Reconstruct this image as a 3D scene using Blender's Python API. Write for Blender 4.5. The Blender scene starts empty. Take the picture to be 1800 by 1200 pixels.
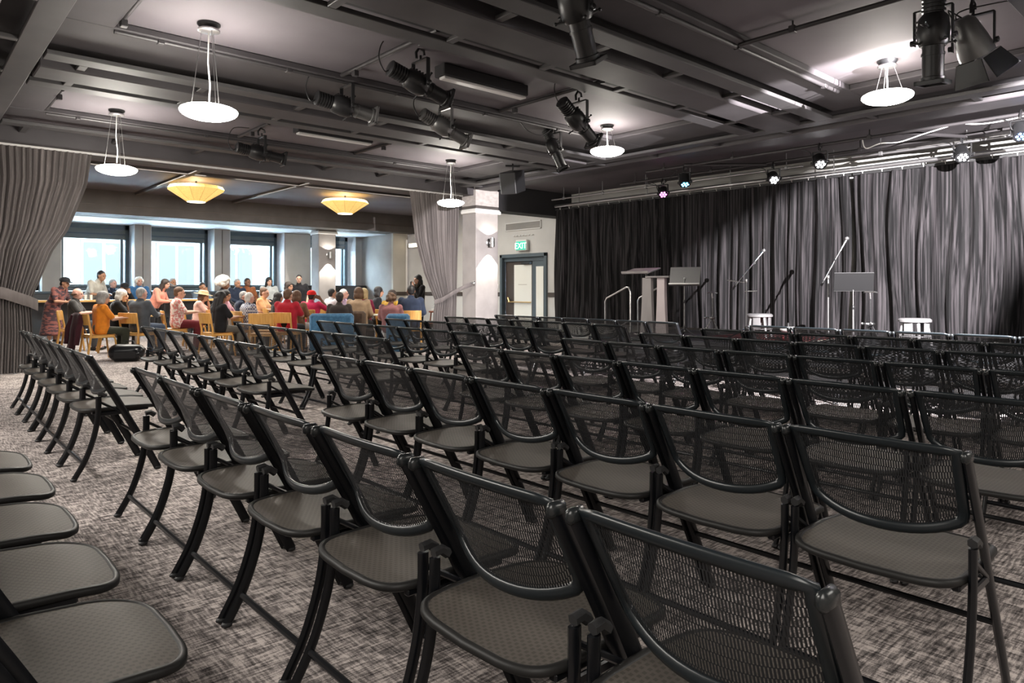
import bpy, bmesh, math, random
from mathutils import Vector, Matrix, Euler
random.seed(7)
PI = math.pi
S = bpy.context.scene
C = S.collection
R = math.radians

# ------------------------------------------------------------------ camera, world, lights, exposure
CAM_H = 1.24
HEAD = 41.94            # degrees from +Y towards +X
cam_d = bpy.data.cameras.new('camera')
cam = bpy.data.objects.new('camera', cam_d); C.objects.link(cam)
cam.location = (0, 0, CAM_H)
cam.rotation_euler = (PI / 2, 0, -R(HEAD))
cam_d.sensor_width = 36; cam_d.lens = 1213 / 1800 * 36
cam_d.shift_y = -92 / 1800
cam_d.clip_start = 0.02; cam_d.clip_end = 200
S.camera = cam

S.view_settings.view_transform = 'Standard'; S.view_settings.look = 'None'
S.view_settings.gamma = 1.0; S.view_settings.use_curve_mapping = False
S.view_settings.exposure = 1.0
S.cycles.max_bounces = 6; S.cycles.diffuse_bounces = 4; S.cycles.glossy_bounces = 3
S.cycles.transmission_bounces = 4; S.cycles.transparent_max_bounces = 14
S.cycles.use_denoising = True
S.cycles.sample_clamp_indirect = 14.0
S.cycles.caustics_reflective = False; S.cycles.caustics_refractive = False

W = bpy.data.worlds.new('sky'); S.world = W; W.use_nodes = True
bg = W.node_tree.nodes['Background']
bg.inputs[0].default_value = (0.60, 0.82, 1.0, 1); bg.inputs[1].default_value = 30.0

PENDANT = 42.0          # emission of the opal bowls
def area(name, loc, rot, sx, sy, power, col=(1, .95, .88)):
    l = bpy.data.lights.new(name, 'AREA'); l.shape = 'RECTANGLE'; l.size = sx; l.size_y = sy
    l.energy = power; l.color = col
    o = bpy.data.objects.new(name, l); C.objects.link(o); o.location = loc; o.rotation_euler = rot
    return o
def spot(name, loc, target, power, angle, blend=.3, col=(1, 1, 1), radius=.05):
    l = bpy.data.lights.new(name, 'SPOT'); l.energy = power; l.spot_size = R(angle); l.spot_blend = blend
    l.color = col; l.shadow_soft_size = radius
    o = bpy.data.objects.new(name, l); C.objects.link(o); o.location = loc
    o.rotation_euler = (Vector(target) - Vector(loc)).to_track_quat('-Z', 'Y').to_euler()
    return o
# added fill lights without fixtures: behind and beside the camera, alcove, far room
area('fill_light', (-1.2, -1.2, 3.35), (R(-22), R(-18), 0), 3.0, 3.0, 120)
area('fill_light', (4.5, -1.8, 3.4), (R(-12), 0, 0), 4.0, 1.5, 80)
area('fill_light', (-2.0, 6.0, 3.4), (0, R(-10), 0), 1.2, 5.0, 190)
area('alcove_fill', (11.7, 14.2, 3.6), (0, R(-12), 0), 1.2, 2.6, 16, (1, .97, .9))
area('far_room_fill', (8.0, 16.0, 3.62), (0, 0, 0), 5.0, 3.0, 260, (1, .95, .86))
area('far_room_fill', (3.6, 15.8, 3.62), (0, 0, 0), 2.6, 3.0, 200, (1, .95, .86))
# barn-doored wash lamp that lights the stage drape (its body is built with the other lamps)
WASH = Vector((6.7, .4, 3.05))
spot('stage_spot', WASH, (12.3, 5.0, 1.0), 6000, 92, .15, (1, .955, .965), .010)

# ------------------------------------------------------------------ helpers
def setp(o, label=None, cat=None, group=None, kind=None):
    if label: o['label'] = label
    if cat: o['category'] = cat
    if group: o['group'] = group
    if kind: o['kind'] = kind
    return o
def empty(name, loc=(0, 0, 0), rz=0, label=None, cat=None, group=None, kind=None):
    o = bpy.data.objects.new(name, None); C.objects.link(o)
    o.empty_display_size = .1
    o.location = loc; o.rotation_euler = (0, 0, rz)
    return setp(o, label, cat, group, kind)
def copy_tree(o, parent=None):
    c = o.copy(); C.objects.link(c)
    if parent is not None: c.parent = parent
    for ch in KIDS.get(o.name, ()): copy_kid(ch, c)
    return c
def copy_kid(o, parent):
    c = o.copy(); C.objects.link(c); c.parent = parent
    for ch in KIDS.get(o.name, ()): copy_kid(ch, c)
KIDS = {}
def frame_of(d, up=(0, 0, 1)):
    x = Vector(d).normalized(); u = Vector(up)
    if abs(x.dot(u)) > .98: u = Vector((0, 1, 0))
    y = u.cross(x).normalized(); z = x.cross(y)
    return Matrix((x, y, z)).transposed()
class MB:
    def __init__(s): s.v = []; s.f = []; s.uv = {}
    def add(s, vs, fs, M=None, t=(0, 0, 0)):
        n = len(s.v); t = Vector(t)
        for p in vs:
            p = Vector(p)
            if M is not None: p = M @ p
            s.v.append(tuple(p + t))
        s.f += [tuple(i + n for i in f) for f in fs]
        return s
    def box(s, a, b, bev=0.0, M=None, t=(0, 0, 0)):
        x0, y0, z0 = a; x1, y1, z1 = b
        if bev <= 0:
            vs = [(x0, y0, z0), (x1, y0, z0), (x1, y1, z0), (x0, y1, z0), (x0, y0, z1), (x1, y0, z1), (x1, y1, z1), (x0, y1, z1)]
            fs = [(3, 2, 1, 0), (4, 5, 6, 7), (0, 1, 5, 4), (1, 2, 6, 5), (2, 3, 7, 6), (3, 0, 4, 7)]
            return s.add(vs, fs, M, t)
        b_ = min(bev, (x1 - x0) * .45, (y1 - y0) * .45, (z1 - z0) * .45)
        vs = []; idx = {}
        for i, (X, sx) in enumerate(((x0, 1), (x1, -1))):
            for j, (Y, sy) in enumerate(((y0, 1), (y1, -1))):
                for k, (Z, sz) in enumerate(((z0, 1), (z1, -1))):
                    idx[i, j, k, 0] = len(vs); vs.append((X, Y + sy * b_, Z + sz * b_))
                    idx[i, j, k, 1] = len(vs); vs.append((X + sx * b_, Y, Z + sz * b_))
                    idx[i, j, k, 2] = len(vs); vs.append((X + sx * b_, Y + sy * b_, Z))
        I = lambda i, j, k, a: idx[i, j, k, a]
        fs = []
        for i in (0, 1):
            q = [I(i, 0, 0, 0), I(i, 0, 1, 0), I(i, 1, 1, 0), I(i, 1, 0, 0)]; fs.append(q if i == 0 else q[::-1])
        for j in (0, 1):
            q = [I(0, j, 0, 1), I(1, j, 0, 1), I(1, j, 1, 1), I(0, j, 1, 1)]; fs.append(q if j == 0 else q[::-1])
        for k in (0, 1):
            q = [I(0, 0, k, 2), I(0, 1, k, 2), I(1, 1, k, 2), I(1, 0, k, 2)]; fs.append(q if k == 0 else q[::-1])
        for i in (0, 1):
            for j in (0, 1):
                q = [I(i, j, 0, 0), I(i, j, 1, 0), I(i, j, 1, 1), I(i, j, 0, 1)]; fs.append(q if (i + j) % 2 else q[::-1])
        for j in (0, 1):
            for k in (0, 1):
                q = [I(0, j, k, 1), I(1, j, k, 1), I(1, j, k, 2), I(0, j, k, 2)]; fs.append(q if (j + k) % 2 else q[::-1])
        for i in (0, 1):
            for k in (0, 1):
                q = [I(i, 0, k, 0), I(i, 1, k, 0), I(i, 1, k, 2), I(i, 0, k, 2)]; fs.append(q if (i + k) % 2 == 0 else q[::-1])
        for i in (0, 1):
            for j in (0, 1):
                for k in (0, 1):
                    q = [I(i, j, k, 0), I(i, j, k, 1), I(i, j, k, 2)]; fs.append(q if (i + j + k) % 2 == 0 else q[::-1])
        return s.add(vs, fs, M, t)
    def tube(s, pts, r, n=8, closed=False, ry=None, up=(0, 0, 1), caps=True):
        """swept tube; r radius (or list); ry other half-width for an oval section"""
        P = [Vector(p) for p in pts]; m = len(P)
        rr = r if isinstance(r, (list, tuple)) else [r] * m
        base = len(s.v); prev = None
        for i, p in enumerate(P):
            if closed: d = P[(i + 1) % m] - P[i - 1]
            else: d = P[min(i + 1, m - 1)] - P[max(i - 1, 0)]
            d = d.normalized() if d.length > 1e-9 else Vector((0, 0, 1))
            if prev is None:
                u = Vector(up)
                if abs(d.dot(u)) > .95: u = Vector((0, 1, 0)) if abs(d.y) < .9 else Vector((1, 0, 0))
                a = (u - d * u.dot(d)).normalized()
            else:
                a = prev - d * prev.dot(d)
                a = a.normalized() if a.length > 1e-6 else prev
            prev = a; b = d.cross(a)
            for k in range(n):
                t = 2 * PI * k / n
                s.v.append(tuple(p + a * math.cos(t) * rr[i] + b * math.sin(t) * (ry if ry else rr[i])))
        L = m if closed else m - 1
        for i in range(L):
            for k in range(n):
                a0 = base + i * n + k; a1 = base + i * n + (k + 1) % n
                b0 = base + ((i + 1) % m) * n + k; b1 = base + ((i + 1) % m) * n + (k + 1) % n
                s.f.append((a0, a1, b1, b0))
        if not closed and caps:
            s.f.append(tuple(base + k for k in range(n))[::-1])
            s.f.append(tuple(base + (m - 1) * n + k for k in range(n)))
        return s
    def lathe(s, prof, n=24, M=None, t=(0, 0, 0)):
        """profile of (r, z) from bottom to top about z"""
        vs = []; fs = []
        for r, z in prof:
            for k in range(n):
                a = 2 * PI * k / n; vs.append((r * math.cos(a), r * math.sin(a), z))
        for i in range(len(prof) - 1):
            for k in range(n):
                fs.append((i * n + k, i * n + (k + 1) % n, (i + 1) * n + (k + 1) % n, (i + 1) * n + k))
        fs.append(tuple(range(n))[::-1]); fs.append(tuple((len(prof) - 1) * n + k for k in range(n)))
        return s.add(vs, fs, M, t)
    def ball(s, c, r, n=10, sc=(1, 1, 1), M=None):
        prof = [(math.cos(-PI / 2 + PI * i / n) * 1.0, math.sin(-PI / 2 + PI * i / n)) for i in range(n + 1)]
        prof[0] = (.02, -1); prof[-1] = (.02, 1)
        Q = Matrix.Diagonal((r * sc[0], r * sc[1], r * sc[2]))
        if M is not None: Q = M @ Q
        return s.lathe(prof, max(8, n), Q, c)
    def cap(s, a, b, ra, rb, n=12, sy=1.0):
        """closed round-ended cone from a to b"""
        a = Vector(a); b = Vector(b); F = frame_of(b - a if (b - a).length > 1e-6 else (0, 0, 1)); L = (b - a).length
        prof = []
        for i in range(6): t = -PI / 2 + (PI / 2) * i / 5; prof.append((max(.001, ra * math.cos(t)), ra * math.sin(t)))
        for i in range(6): t = (PI / 2) * i / 5; prof.append((max(.001, rb * math.cos(t)), L + rb * math.sin(t)))
        # lathe axis z -> local x of F
        Q = Matrix((F.col[1], F.col[2], F.col[0])).transposed()
        return s.lathe(prof, n, Q, a)
    def grid(s, fn, nu, nv, uvfn=None, closed_u=False):
        base = len(s.v); cols = nu if closed_u else nu + 1
        for j in range(nv + 1):
            for i in range(cols):
                s.v.append(tuple(fn(i / nu, j / nv)))
                if uvfn: s.uv[len(s.v) - 1] = uvfn(i / nu, j / nv)
        for j in range(nv):
            for i in range(nu):
                i2 = (i + 1) % cols if closed_u else i + 1
                s.f.append((base + j * cols + i, base + j * cols + i2, base + (j + 1) * cols + i2, base + (j + 1) * cols + i))
        return s
    def mesh(s, name, mats, smooth=True, angle=42):
        me = bpy.data.meshes.new(name); me.from_pydata(s.v, [], s.f); me.update()
        for m in (mats if isinstance(mats, (list, tuple)) else [mats]): me.materials.append(m)
        b = bmesh.new(); b.from_mesh(me); bmesh.ops.recalc_face_normals(b, faces=b.faces[:]); b.to_mesh(me); b.free()
        if s.uv:
            l = me.uv_layers.new(name='UVMap')
            for lp in me.loops: l.data[lp.index].uv = s.uv.get(lp.vertex_index, (0, 0))
        if smooth:
            me.polygons.foreach_set('use_smooth', [True] * len(me.polygons))
            me.set_sharp_from_angle(angle=R(angle))
        return me
    def build(s, name, mats, parent=None, smooth=True, angle=42, **kw):
        return link(name, s.mesh(name, mats, smooth, angle), parent, **kw)
def link(name, me, parent=None, loc=None, **kw):
    o = bpy.data.objects.new(name, me); C.objects.link(o)
    if parent is not None:
        o.parent = parent; KIDS.setdefault(parent.name, []).append(o)
    if loc is not None: o.location = loc
    return setp(o, **kw)

# ------------------------------------------------------------------ materials
def mat(name, col, rough=.6, metal=0.0, emit=None, es=0.0, sheen=0.0, spec=.5):
    m = bpy.data.materials.new(name); m.use_nodes = True
    b = m.node_tree.nodes['Principled BSDF']
    b.inputs['Base Color'].default_value = (*col, 1); b.inputs['Roughness'].default_value = rough
    b.inputs['Metallic'].default_value = metal
    b.inputs['Specular IOR Level'].default_value = spec
    if sheen:
        b.inputs['Sheen Weight'].default_value = sheen; b.inputs['Sheen Roughness'].default_value = .4
    if emit:
        b.inputs['Emission Color'].default_value = (*emit, 1); b.inputs['Emission Strength'].default_value = es
    return m
def nodes(m): return m.node_tree.nodes, m.node_tree.links, m.node_tree.nodes['Principled BSDF']
def noisy(m, c0, c1, scale=(8, 8, 8), detail=3, p0=.35, p1=.65, bump=0.0, bscale=None, coord='Object', dist=.01):
    N, L, b = nodes(m)
    tc = N.new('ShaderNodeTexCoord'); mp = N.new('ShaderNodeMapping'); mp.inputs['Scale'].default_value = scale
    nz = N.new('ShaderNodeTexNoise'); nz.inputs['Scale'].default_value = 1; nz.inputs['Detail'].default_value = detail
    rp = N.new('ShaderNodeValToRGB'); e = rp.color_ramp.elements
    e[0].position = p0; e[0].color = (*c0, 1); e[1].position = p1; e[1].color = (*c1, 1)
    L.new(tc.outputs[coord], mp.inputs[0]); L.new(mp.outputs[0], nz.inputs['Vector']); L.new(nz.outputs['Fac'], rp.inputs[0])
    L.new(rp.outputs[0], b.inputs['Base Color'])
    if bump:
        bp = N.new('ShaderNodeBump'); bp.inputs['Strength'].default_value = bump; bp.inputs['Distance'].default_value = dist
        L.new(nz.outputs['Fac'], bp.inputs['Height']); L.new(bp.outputs[0], b.inputs['Normal'])
    return m
M_ = {}
M_['ceil'] = noisy(mat('ceiling_paint', (.08, .07, .075), .75), (.078, .067, .075), (.095, .083, .092), (1.2, 1.2, 1.2))
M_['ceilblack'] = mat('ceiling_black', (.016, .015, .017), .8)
M_['beam'] = noisy(mat('beam_paint', (.06, .054, .058), .62), (.036, .032, .035), (.05, .045, .049), (2, 2, 2))
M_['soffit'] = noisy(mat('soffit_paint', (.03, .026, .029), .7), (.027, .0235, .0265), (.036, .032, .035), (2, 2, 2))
M_['rail'] = noisy(mat('ceiling_rail_paint', (.1, .095, .095), .6), (.04, .038, .040), (.055, .052, .054), (2, 2, 2))
M_['bulk'] = noisy(mat('bulkhead_paint', (.05, .042, .038), .7), (.055, .047, .043), (.075, .065, .06), (2, 2, 2))
M_['wall'] = noisy(mat('wall_paint', (.6, .585, .56), .7), (.50, .49, .47), (.55, .54, .52), (1.5, 1.5, 1.5))
M_['wallgrey'] = noisy(mat('wall_paint_grey', (.3, .28, .26), .7), (.27, .255, .24), (.33, .31, .29), (1.5, 1.5, 1.5))
M_['wallbeige'] = noisy(mat('wall_paint_beige', (.4, .37, .32), .7), (.42, .39, .34), (.47, .44, .39), (1.5, 1.5, 1.5))
M_['reveal'] = noisy(mat('window_reveal_paint', (.6, .62, .64), .6), (.58, .6, .62), (.66, .68, .7), (3, 3, 6))
M_['dark'] = mat('dark_wainscot', (.045, .05, .055), .55)
M_['brown'] = mat('dark_brown_rail', (.05, .036, .028), .5)
M_['frame'] = noisy(mat('window_frame_paint', (.05, .075, .09), .4), (.045, .068, .082), (.06, .088, .105), (4, 4, 4))
M_['framegrey'] = mat('blind_box_grey', (.12, .14, .14), .5)
M_['doorbrown'] = mat('door_brown', (.055, .042, .035), .5)
M_['doorteal'] = mat('door_teal', (.07, .095, .11), .4)
M_['frost'] = mat('frosted_panel', (.78, .78, .72), .5)
M_['black'] = mat('black_metal', (.012, .012, .013), .38)
M_['blackmatt'] = mat('black_plastic', (.02, .02, .021), .55)
M_['chrome'] = mat('brushed_chrome', (.55, .55, .55), .3, 1.0)
M_['silver'] = mat('silver_pipe', (.42, .42, .43), .35, .9)
M_['iron'] = mat('dark_pipe', (.035, .032, .034), .5, .2)
M_['gold'] = mat('brass', (.6, .42, .2), .3, 1.0)
M_['opal'] = mat('opal_glass', (.9, .88, .84), .3, 0, (1, .945, .86), PENDANT)
M_['shade'] = noisy(mat('parchment_shade', (.62, .48, .22), .7, 0, (1, .66, .20), .30), (.50, .33, .09), (.58, .40, .13), (30, 30, 2))
M_['lampglow'] = mat('shade_diffuser', (.9, .85, .7), .5, 0, (1, .86, .6), 2.2)
M_['white'] = mat('white_paint', (.75, .74, .72), .5)
M_['cream'] = mat('cream_laminate', (.62, .58, .48), .5)
M_['fluoro'] = mat('strip_diffuser', (.55, .54, .53), .4)
M_['exitgreen'] = mat('exit_green', (.02, .45, .3), .4, 0, (.02, .62, .42), .30)
M_['exitwhite'] = mat('exit_letter', (.9, .95, .9), .4, 0, (.85, 1, .92), .6)
M_['paper'] = mat('paper', (.8, .8, .78), .6)

def carpet():
    m = mat('carpet', (.2, .19, .185), .95, spec=.15); N, L, b = nodes(m)
    tc = N.new('ShaderNodeTexCoord')
    def nz(sc, det=2.0, rot=0):
        mp = N.new('ShaderNodeMapping'); mp.inputs['Scale'].default_value = sc; mp.inputs['Rotation'].default_value = (0, 0, rot)
        n = N.new('ShaderNodeTexNoise'); n.inputs['Scale'].default_value = 1; n.inputs['Detail'].default_value = det
        L.new(tc.outputs['Object'], mp.inputs[0]); L.new(mp.outputs[0], n.inputs['Vector']); return n.outputs['Fac']
    def mth(op, a, c):
        n = N.new('ShaderNodeMath'); n.operation = op
        for i, x in enumerate((a, c)):
            if isinstance(x, (int, float)): n.inputs[i].default_value = x
            else: L.new(x, n.inputs[i])
        return n.outputs[0]
    ax = nz((11, 95, 1)); ay = nz((95, 11, 1)); big = nz((1.6, 1.6, 1), 3); mid = nz((16, 22, 1), 3); fine = nz((220, 220, 1), 2)
    s = mth('ADD', mth('MULTIPLY', ax, .36), mth('MULTIPLY', ay, .30))
    s = mth('ADD', s, mth('MULTIPLY', mid, .22)); s = mth('ADD', s, mth('MULTIPLY', fine, .16)); s = mth('ADD', s, mth('MULTIPLY', big, .14))
    rp = N.new('ShaderNodeValToRGB'); e = rp.color_ramp.elements
    e[0].position = .485; e[0].color = (.042, .037, .036, 1); e[1].position = .665; e[1].color = (.55, .485, .455, 1)
    x = e.new(.575); x.color = (.20, .175, .168, 1)
    L.new(s, rp.inputs[0]); L.new(rp.outputs[0], b.inputs['Base Color'])
    bp = N.new('ShaderNodeBump'); bp.inputs['Strength'].default_value = .5; bp.inputs['Distance'].default_value = .006
    L.new(s, bp.inputs['Height']); L.new(bp.outputs[0], b.inputs['Normal'])
    return m
M_['carpet'] = carpet()

def perforated(name, col, du, dv, open_u, open_v, rough, see_through, hole_col=None):
    m = mat(name, col, rough); N, L, b = nodes(m)
    uv = N.new('ShaderNodeUVMap'); sp = N.new('ShaderNodeSeparateXYZ'); L.new(uv.outputs[0], sp.inputs[0])
    def mth(op, a, c=0.0):
        n = N.new('ShaderNodeMath'); n.operation = op
        for i, x in enumerate((a, c)):
            if isinstance(x, (int, float)): n.inputs[i].default_value = x
            else: L.new(x, n.inputs[i])
        return n.outputs[0]
    v = mth('DIVIDE', sp.outputs[1], dv); row = mth('FLOOR', v); fv = mth('FRACT', v)
    off = mth('MULTIPLY', mth('MODULO', row, 2.0), .5)
    fu = mth('FRACT', mth('ADD', mth('DIVIDE', sp.outputs[0], du), off))
    hole = mth('MULTIPLY', mth('LESS_THAN', fu, open_u), mth('LESS_THAN', fv, open_v))
    if see_through:
        tr = N.new('ShaderNodeBsdfTransparent'); mx = N.new('ShaderNodeMixShader')
        L.new(hole, mx.inputs[0]); L.new(b.outputs[0], mx.inputs[1]); L.new(tr.outputs[0], mx.inputs[2])
        L.new(mx.outputs[0], N['Material Output'].inputs[0])
    else:
        rp = N.new('ShaderNodeMix'); rp.data_type = 'RGBA'
        rp.inputs[6].default_value = (*col, 1); rp.inputs[7].default_value = (*hole_col, 1)
        L.new(hole, rp.inputs[0]); L.new(rp.outputs[2], b.inputs['Base Color'])
        bp = N.new('ShaderNodeBump'); bp.invert = True; bp.inputs['Strength'].default_value = .6; bp.inputs['Distance'].default_value = .003
        L.new(hole, bp.inputs['Height']); L.new(bp.outputs[0], b.inputs['Normal'])
    return m
M_['chairmesh'] = perforated('chair_back_mesh', (.013, .014, .016), .0064, .026, .38, .91, .5, True)
M_['chairseat'] = perforated('chair_seat_plastic', (.082, .071, .061), .018, .014, .55, .6, .6, False, (.055, .048, .041))
M_['chairseat'].node_tree.nodes['Principled BSDF'].inputs['Specular IOR Level'].default_value = .22
M_['chairrim'] = mat('chair_rim_plastic', (.010, .0135, .016), .3)
M_['chairseatrim'] = mat('chair_seat_edge', (.013, .0125, .012), .5, spec=.3)
M_['chaircap'] = mat('chair_cap_plastic', (.014, .016, .017), .26)
M_['chairtube'] = mat('chair_black_steel', (.005, .0055, .007), .28, spec=.35)

def drape(name, c0, c1, sheen=.3, rough=.85, sc=14.0, p0=.38, p1=.68, stretch=.05, det=4):
    m = mat(name, c0, rough, sheen=sheen, spec=.2); N, L, b = nodes(m)
    tc = N.new('ShaderNodeTexCoord'); mp = N.new('ShaderNodeMapping'); mp.inputs['Scale'].default_value = (sc, sc, sc * stretch)
    n = N.new('ShaderNodeTexNoise'); n.inputs['Scale'].default_value = 1; n.inputs['Detail'].default_value = det
    rp = N.new('ShaderNodeValToRGB'); e = rp.color_ramp.elements
    e[0].position = p0; e[0].color = (*c0, 1); e[1].position = p1; e[1].color = (*c1, 1)
    L.new(tc.outputs['Object'], mp.inputs[0]); L.new(mp.outputs[0], n.inputs['Vector']); L.new(n.outputs['Fac'], rp.inputs[0]); L.new(rp.outputs[0], b.inputs['Base Color'])
    return m
M_['velour'] = drape('black_crushed_velour', (.005, .0048, .0054), (.064, .057, .062), .04, .75, 30, .45, .74, .022, 6)
M_['swag'] = drape('grey_swag_fabric', (.105, .092, .09), (.16, .142, .138), .25, .85, 10)
M_['beech'] = noisy(mat('beech_wood', (.6, .33, .09), .42), (.52, .26, .06), (.64, .35, .10), (4, 30, 4))
M_['tablewood'] = noisy(mat('table_wood', (.55, .33, .12), .35), (.5, .29, .09), (.6, .37, .14), (3, 20, 3))
M_['blueuph'] = noisy(mat('blue_upholstery', (.04, .14, .26), .85, sheen=.3), (.03, .11, .21), (.06, .17, .3), (20, 20, 20))
M_['banq'] = mat('banquette_vinyl', (.03, .032, .034), .45)

# ------------------------------------------------------------------ the room
ZC = 3.67
XL, XR, YB, YF = -3.6, 13.0, -3.4, 21.7
def struct(name, mb, m, parent=None, **kw):
    kw.setdefault('smooth', False)
    o = mb.build(name, m, parent, smooth=kw.pop('smooth'))
    if parent is None: o['kind'] = 'structure'
    for k, v in kw.items(): o[k] = v
    return o
bx = lambda a, b, bev=0.0: MB().box(a, b, bev)
struct('floor', bx((XL - .2, YB - .2, -.1), (XR + .2, 22.6, 0)), M_['carpet'])
struct('ceiling', bx((XL - .2, YB - .2, ZC), (XR + .2, 22.8, ZC + .12)), M_['ceil'])
struct('wall_left', bx((XL - .2, YB, 0), (XL, 22.6, ZC)), M_['wallgrey'])
struct('wall_back', bx((XL, YB - .2, 0), (XR, YB, ZC)), M_['wallgrey'])
# wall behind the stage and beside the exit door (opening for the door Y 13.14..14.86)
wr = struct('wall_right', MB().box((XR, YB, 0), (XR + .2, 13.14, ZC)).box((XR, 14.86, 0), (XR + .2, 22.6, ZC)).box((XR, 13.14, 2.14), (XR + .2, 14.86, ZC)), M_['wall'])
struct('wall_corner', MB().box((12.36, 19.7, 0), (XR, 22.6, 3.1)), M_['wallgrey'])
# pilaster at the corner and chair rails
struct('trim_1', bx((12.34, 19.62, 0), (12.90, 19.72, 3.1)), M_['wallbeige'])
for i, (a, b) in enumerate((((12.97, 14.95, 1.03), (13.0, 19.62, 1.15)), ((12.34, 19.59, 1.03), (12.92, 19.62, 1.15)), ((12.97, 12.1, 1.03), (13.0, 13.02, 1.15)))):
    struct('trim_%d' % (i + 2), bx(a, b, .006), M_['brown'])
struct('baseboard_right', bx((12.98, 14.95, 0), (13.0, 19.62, .12)), M_['brown'])

# window wall: deep piers, sills, windows set back at Y 22.35
OPEN = [(1.16, 2.93), (3.35, 5.12), (5.54, 7.31), (7.77, 9.52), (10.42, 12.12)]
fw = MB()
edges = [XL] + [e for o in OPEN for e in o] + [12.36]
for i in range(0, len(edges), 2):
    if edges[i + 1] - edges[i] > .01: fw.box((edges[i], YF, 0), (edges[i + 1], 22.55, 3.10))
for a, b in OPEN: fw.box((a, YF, 0), (b, 22.55, 1.18))
front = struct('wall_front', fw, M_['wallgrey'])
# pale reveals on the flanks of the piers, groove on each pier front
for a, b in OPEN:
    struct('reveal', bx((a - .001, YF + .004, 1.18), (a + .012, 22.3, 3.08)), M_['reveal'], front)
    struct('reveal', bx((b - .012, YF - .002, 1.18), (b + .002, 22.3, 3.08)), M_['reveal'], front)
for x in (5.33, 7.54): struct('groove', bx((x - .008, YF - .012, .9), (x + .008, YF, 3.05)), M_['brown'], front)
struct('pier_panel', bx((9.54, YF - .012, .9), (10.40, YF, 3.05)), M_['wallbeige'], front)
struct('wainscot', bx((XL, YF - .03, 0), (10.3, YF, 1.12)), M_['dark'], front)
struct('window_stool', bx((XL, YF - .06, 1.12), (12.3, YF, 1.18), .008), M_['frame'], front)

def window(n, a, b):
    w = empty('window_%d' % n, ((a + b) / 2, 22.32, 1.2), kind='structure')
    hw = (b - a) / 2 - .01; H = 1.88
    m = MB().box((-hw, -.05, 0), (-hw + .13, .08, H)).box((hw - .10, -.05, 0), (hw, .08, H)).box((-hw, -.05, H - .14), (hw, .08, H)).box((-hw, -.05, 0), (hw, .08, .17))
    m.build('frame', M_['frame'], w, smooth=False)
    MB().box((-hw + .13, -.02, H - .42), (hw - .1, .06, H - .14)).build('blind_box', M_['framegrey'], w, smooth=False)
    MB().box((-hw + .13, -.05, H - .30), (hw - .1, -.02, H - .26)).build('head_rail', M_['frame'], w, smooth=False)
    MB().box((hw - .22, -.03, .17), (hw - .155, .06, H - .42)).build('mullion', M_['frame'], w, smooth=False)
    MB().box((-hw + .05, -.10, .10), (hw - .05, -.04, .17), .01).build('sill', M_['frame'], w, smooth=False)
    for x0, x1 in ((-hw + .13, hw - .22), (hw - .155, hw - .1)):
        MB().box((x0, .02, .17), (x1, .03, H - .42)).build('pane', M_['glass'], w, smooth=False)
def glass():
    m = bpy.data.materials.new('window_glass'); m.use_nodes = True; N = m.node_tree.nodes; L = m.node_tree.links
    N.remove(N['Principled BSDF'])
    t = N.new('ShaderNodeBsdfTransparent'); g = N.new('ShaderNodeBsdfGlossy'); g.inputs['Roughness'].default_value = .03
    f = N.new('ShaderNodeFresnel'); f.inputs[0].default_value = 1.3; x = N.new('ShaderNodeMixShader')
    L.new(f.outputs[0], x.inputs[0]); L.new(t.outputs[0], x.inputs[1]); L.new(g.outputs[0], x.inputs[2]); L.new(x.outputs[0], N['Material Output'].inputs[0])
    return m
M_['glass'] = glass()
for i, (a, b) in enumerate(OPEN): window(i + 1, a, b)

# the street side: a pale building with windows, and a tree
bd = empty('building', (7, 30, -.4), label='pale building across the street seen through the windows', cat='building')
M_['facade'] = noisy(mat('facade_stucco', (.3, .3, .29), .8), (.048, .046, .042), (.058, .056, .052), (1, 1, 1))
M_['facadeglass'] = mat('facade_window', (.032, .031, .030), .7, spec=.05)
MB().box((-14, 0, 0), (12, .6, 4.0)).build('wall', M_['facade'], bd, smooth=False)
for x in (-7.6, -5.4, -3.2, -1.0, 1.6, 4.0, 7.0):
    fr = MB().box((x - .75, -.08, 1.5), (x + .75, 0, 3.5)).build('window', M_['facade'], bd, smooth=False)
    for dx in (-.36, .36): MB().box((x + dx - .3, -.10, 1.6), (x + dx + .3, -.07, 3.4)).build('pane', M_['facadeglass'], fr, smooth=False)
MB().box((-14, -.25, 3.85), (12, 0, 4.05)).build('cornice', M_['facade'], bd, smooth=False)
struct('ground_outside', bx((-12, 22.6, -.5), (26, 40, -.4)), mat('pale_pavement', (.86, .86, .84), .8))
tr = empty('street_tree', (11.0, 27.5, -.1), label='leafy street tree seen through the third window', cat='tree')
mb = MB().tube([(0, 0, 0), (.05, 0, 2), (.1, .1, 3.4)], [.12, .1, .06]); mb.build('trunk', M_['brown'], tr)
mb = MB()
for i in range(420):
    p = Vector((random.gauss(0, .55), random.gauss(0, .5), 3.6 + random.gauss(0, .38)))
    F = Euler((random.uniform(0, 6), random.uniform(0, 6), random.uniform(0, 6))).to_matrix()
    mb.add([(-.09, -.04, 0), (.0, -.05, .01), (.1, 0, 0), (0, .05, .01)], [(0, 1, 2, 3)], F, p)
M_['leaf'] = mat('leaf_green', (.10, .12, .07), .6)
mb.build('foliage', M_['leaf'], tr, kind='stuff')

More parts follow.
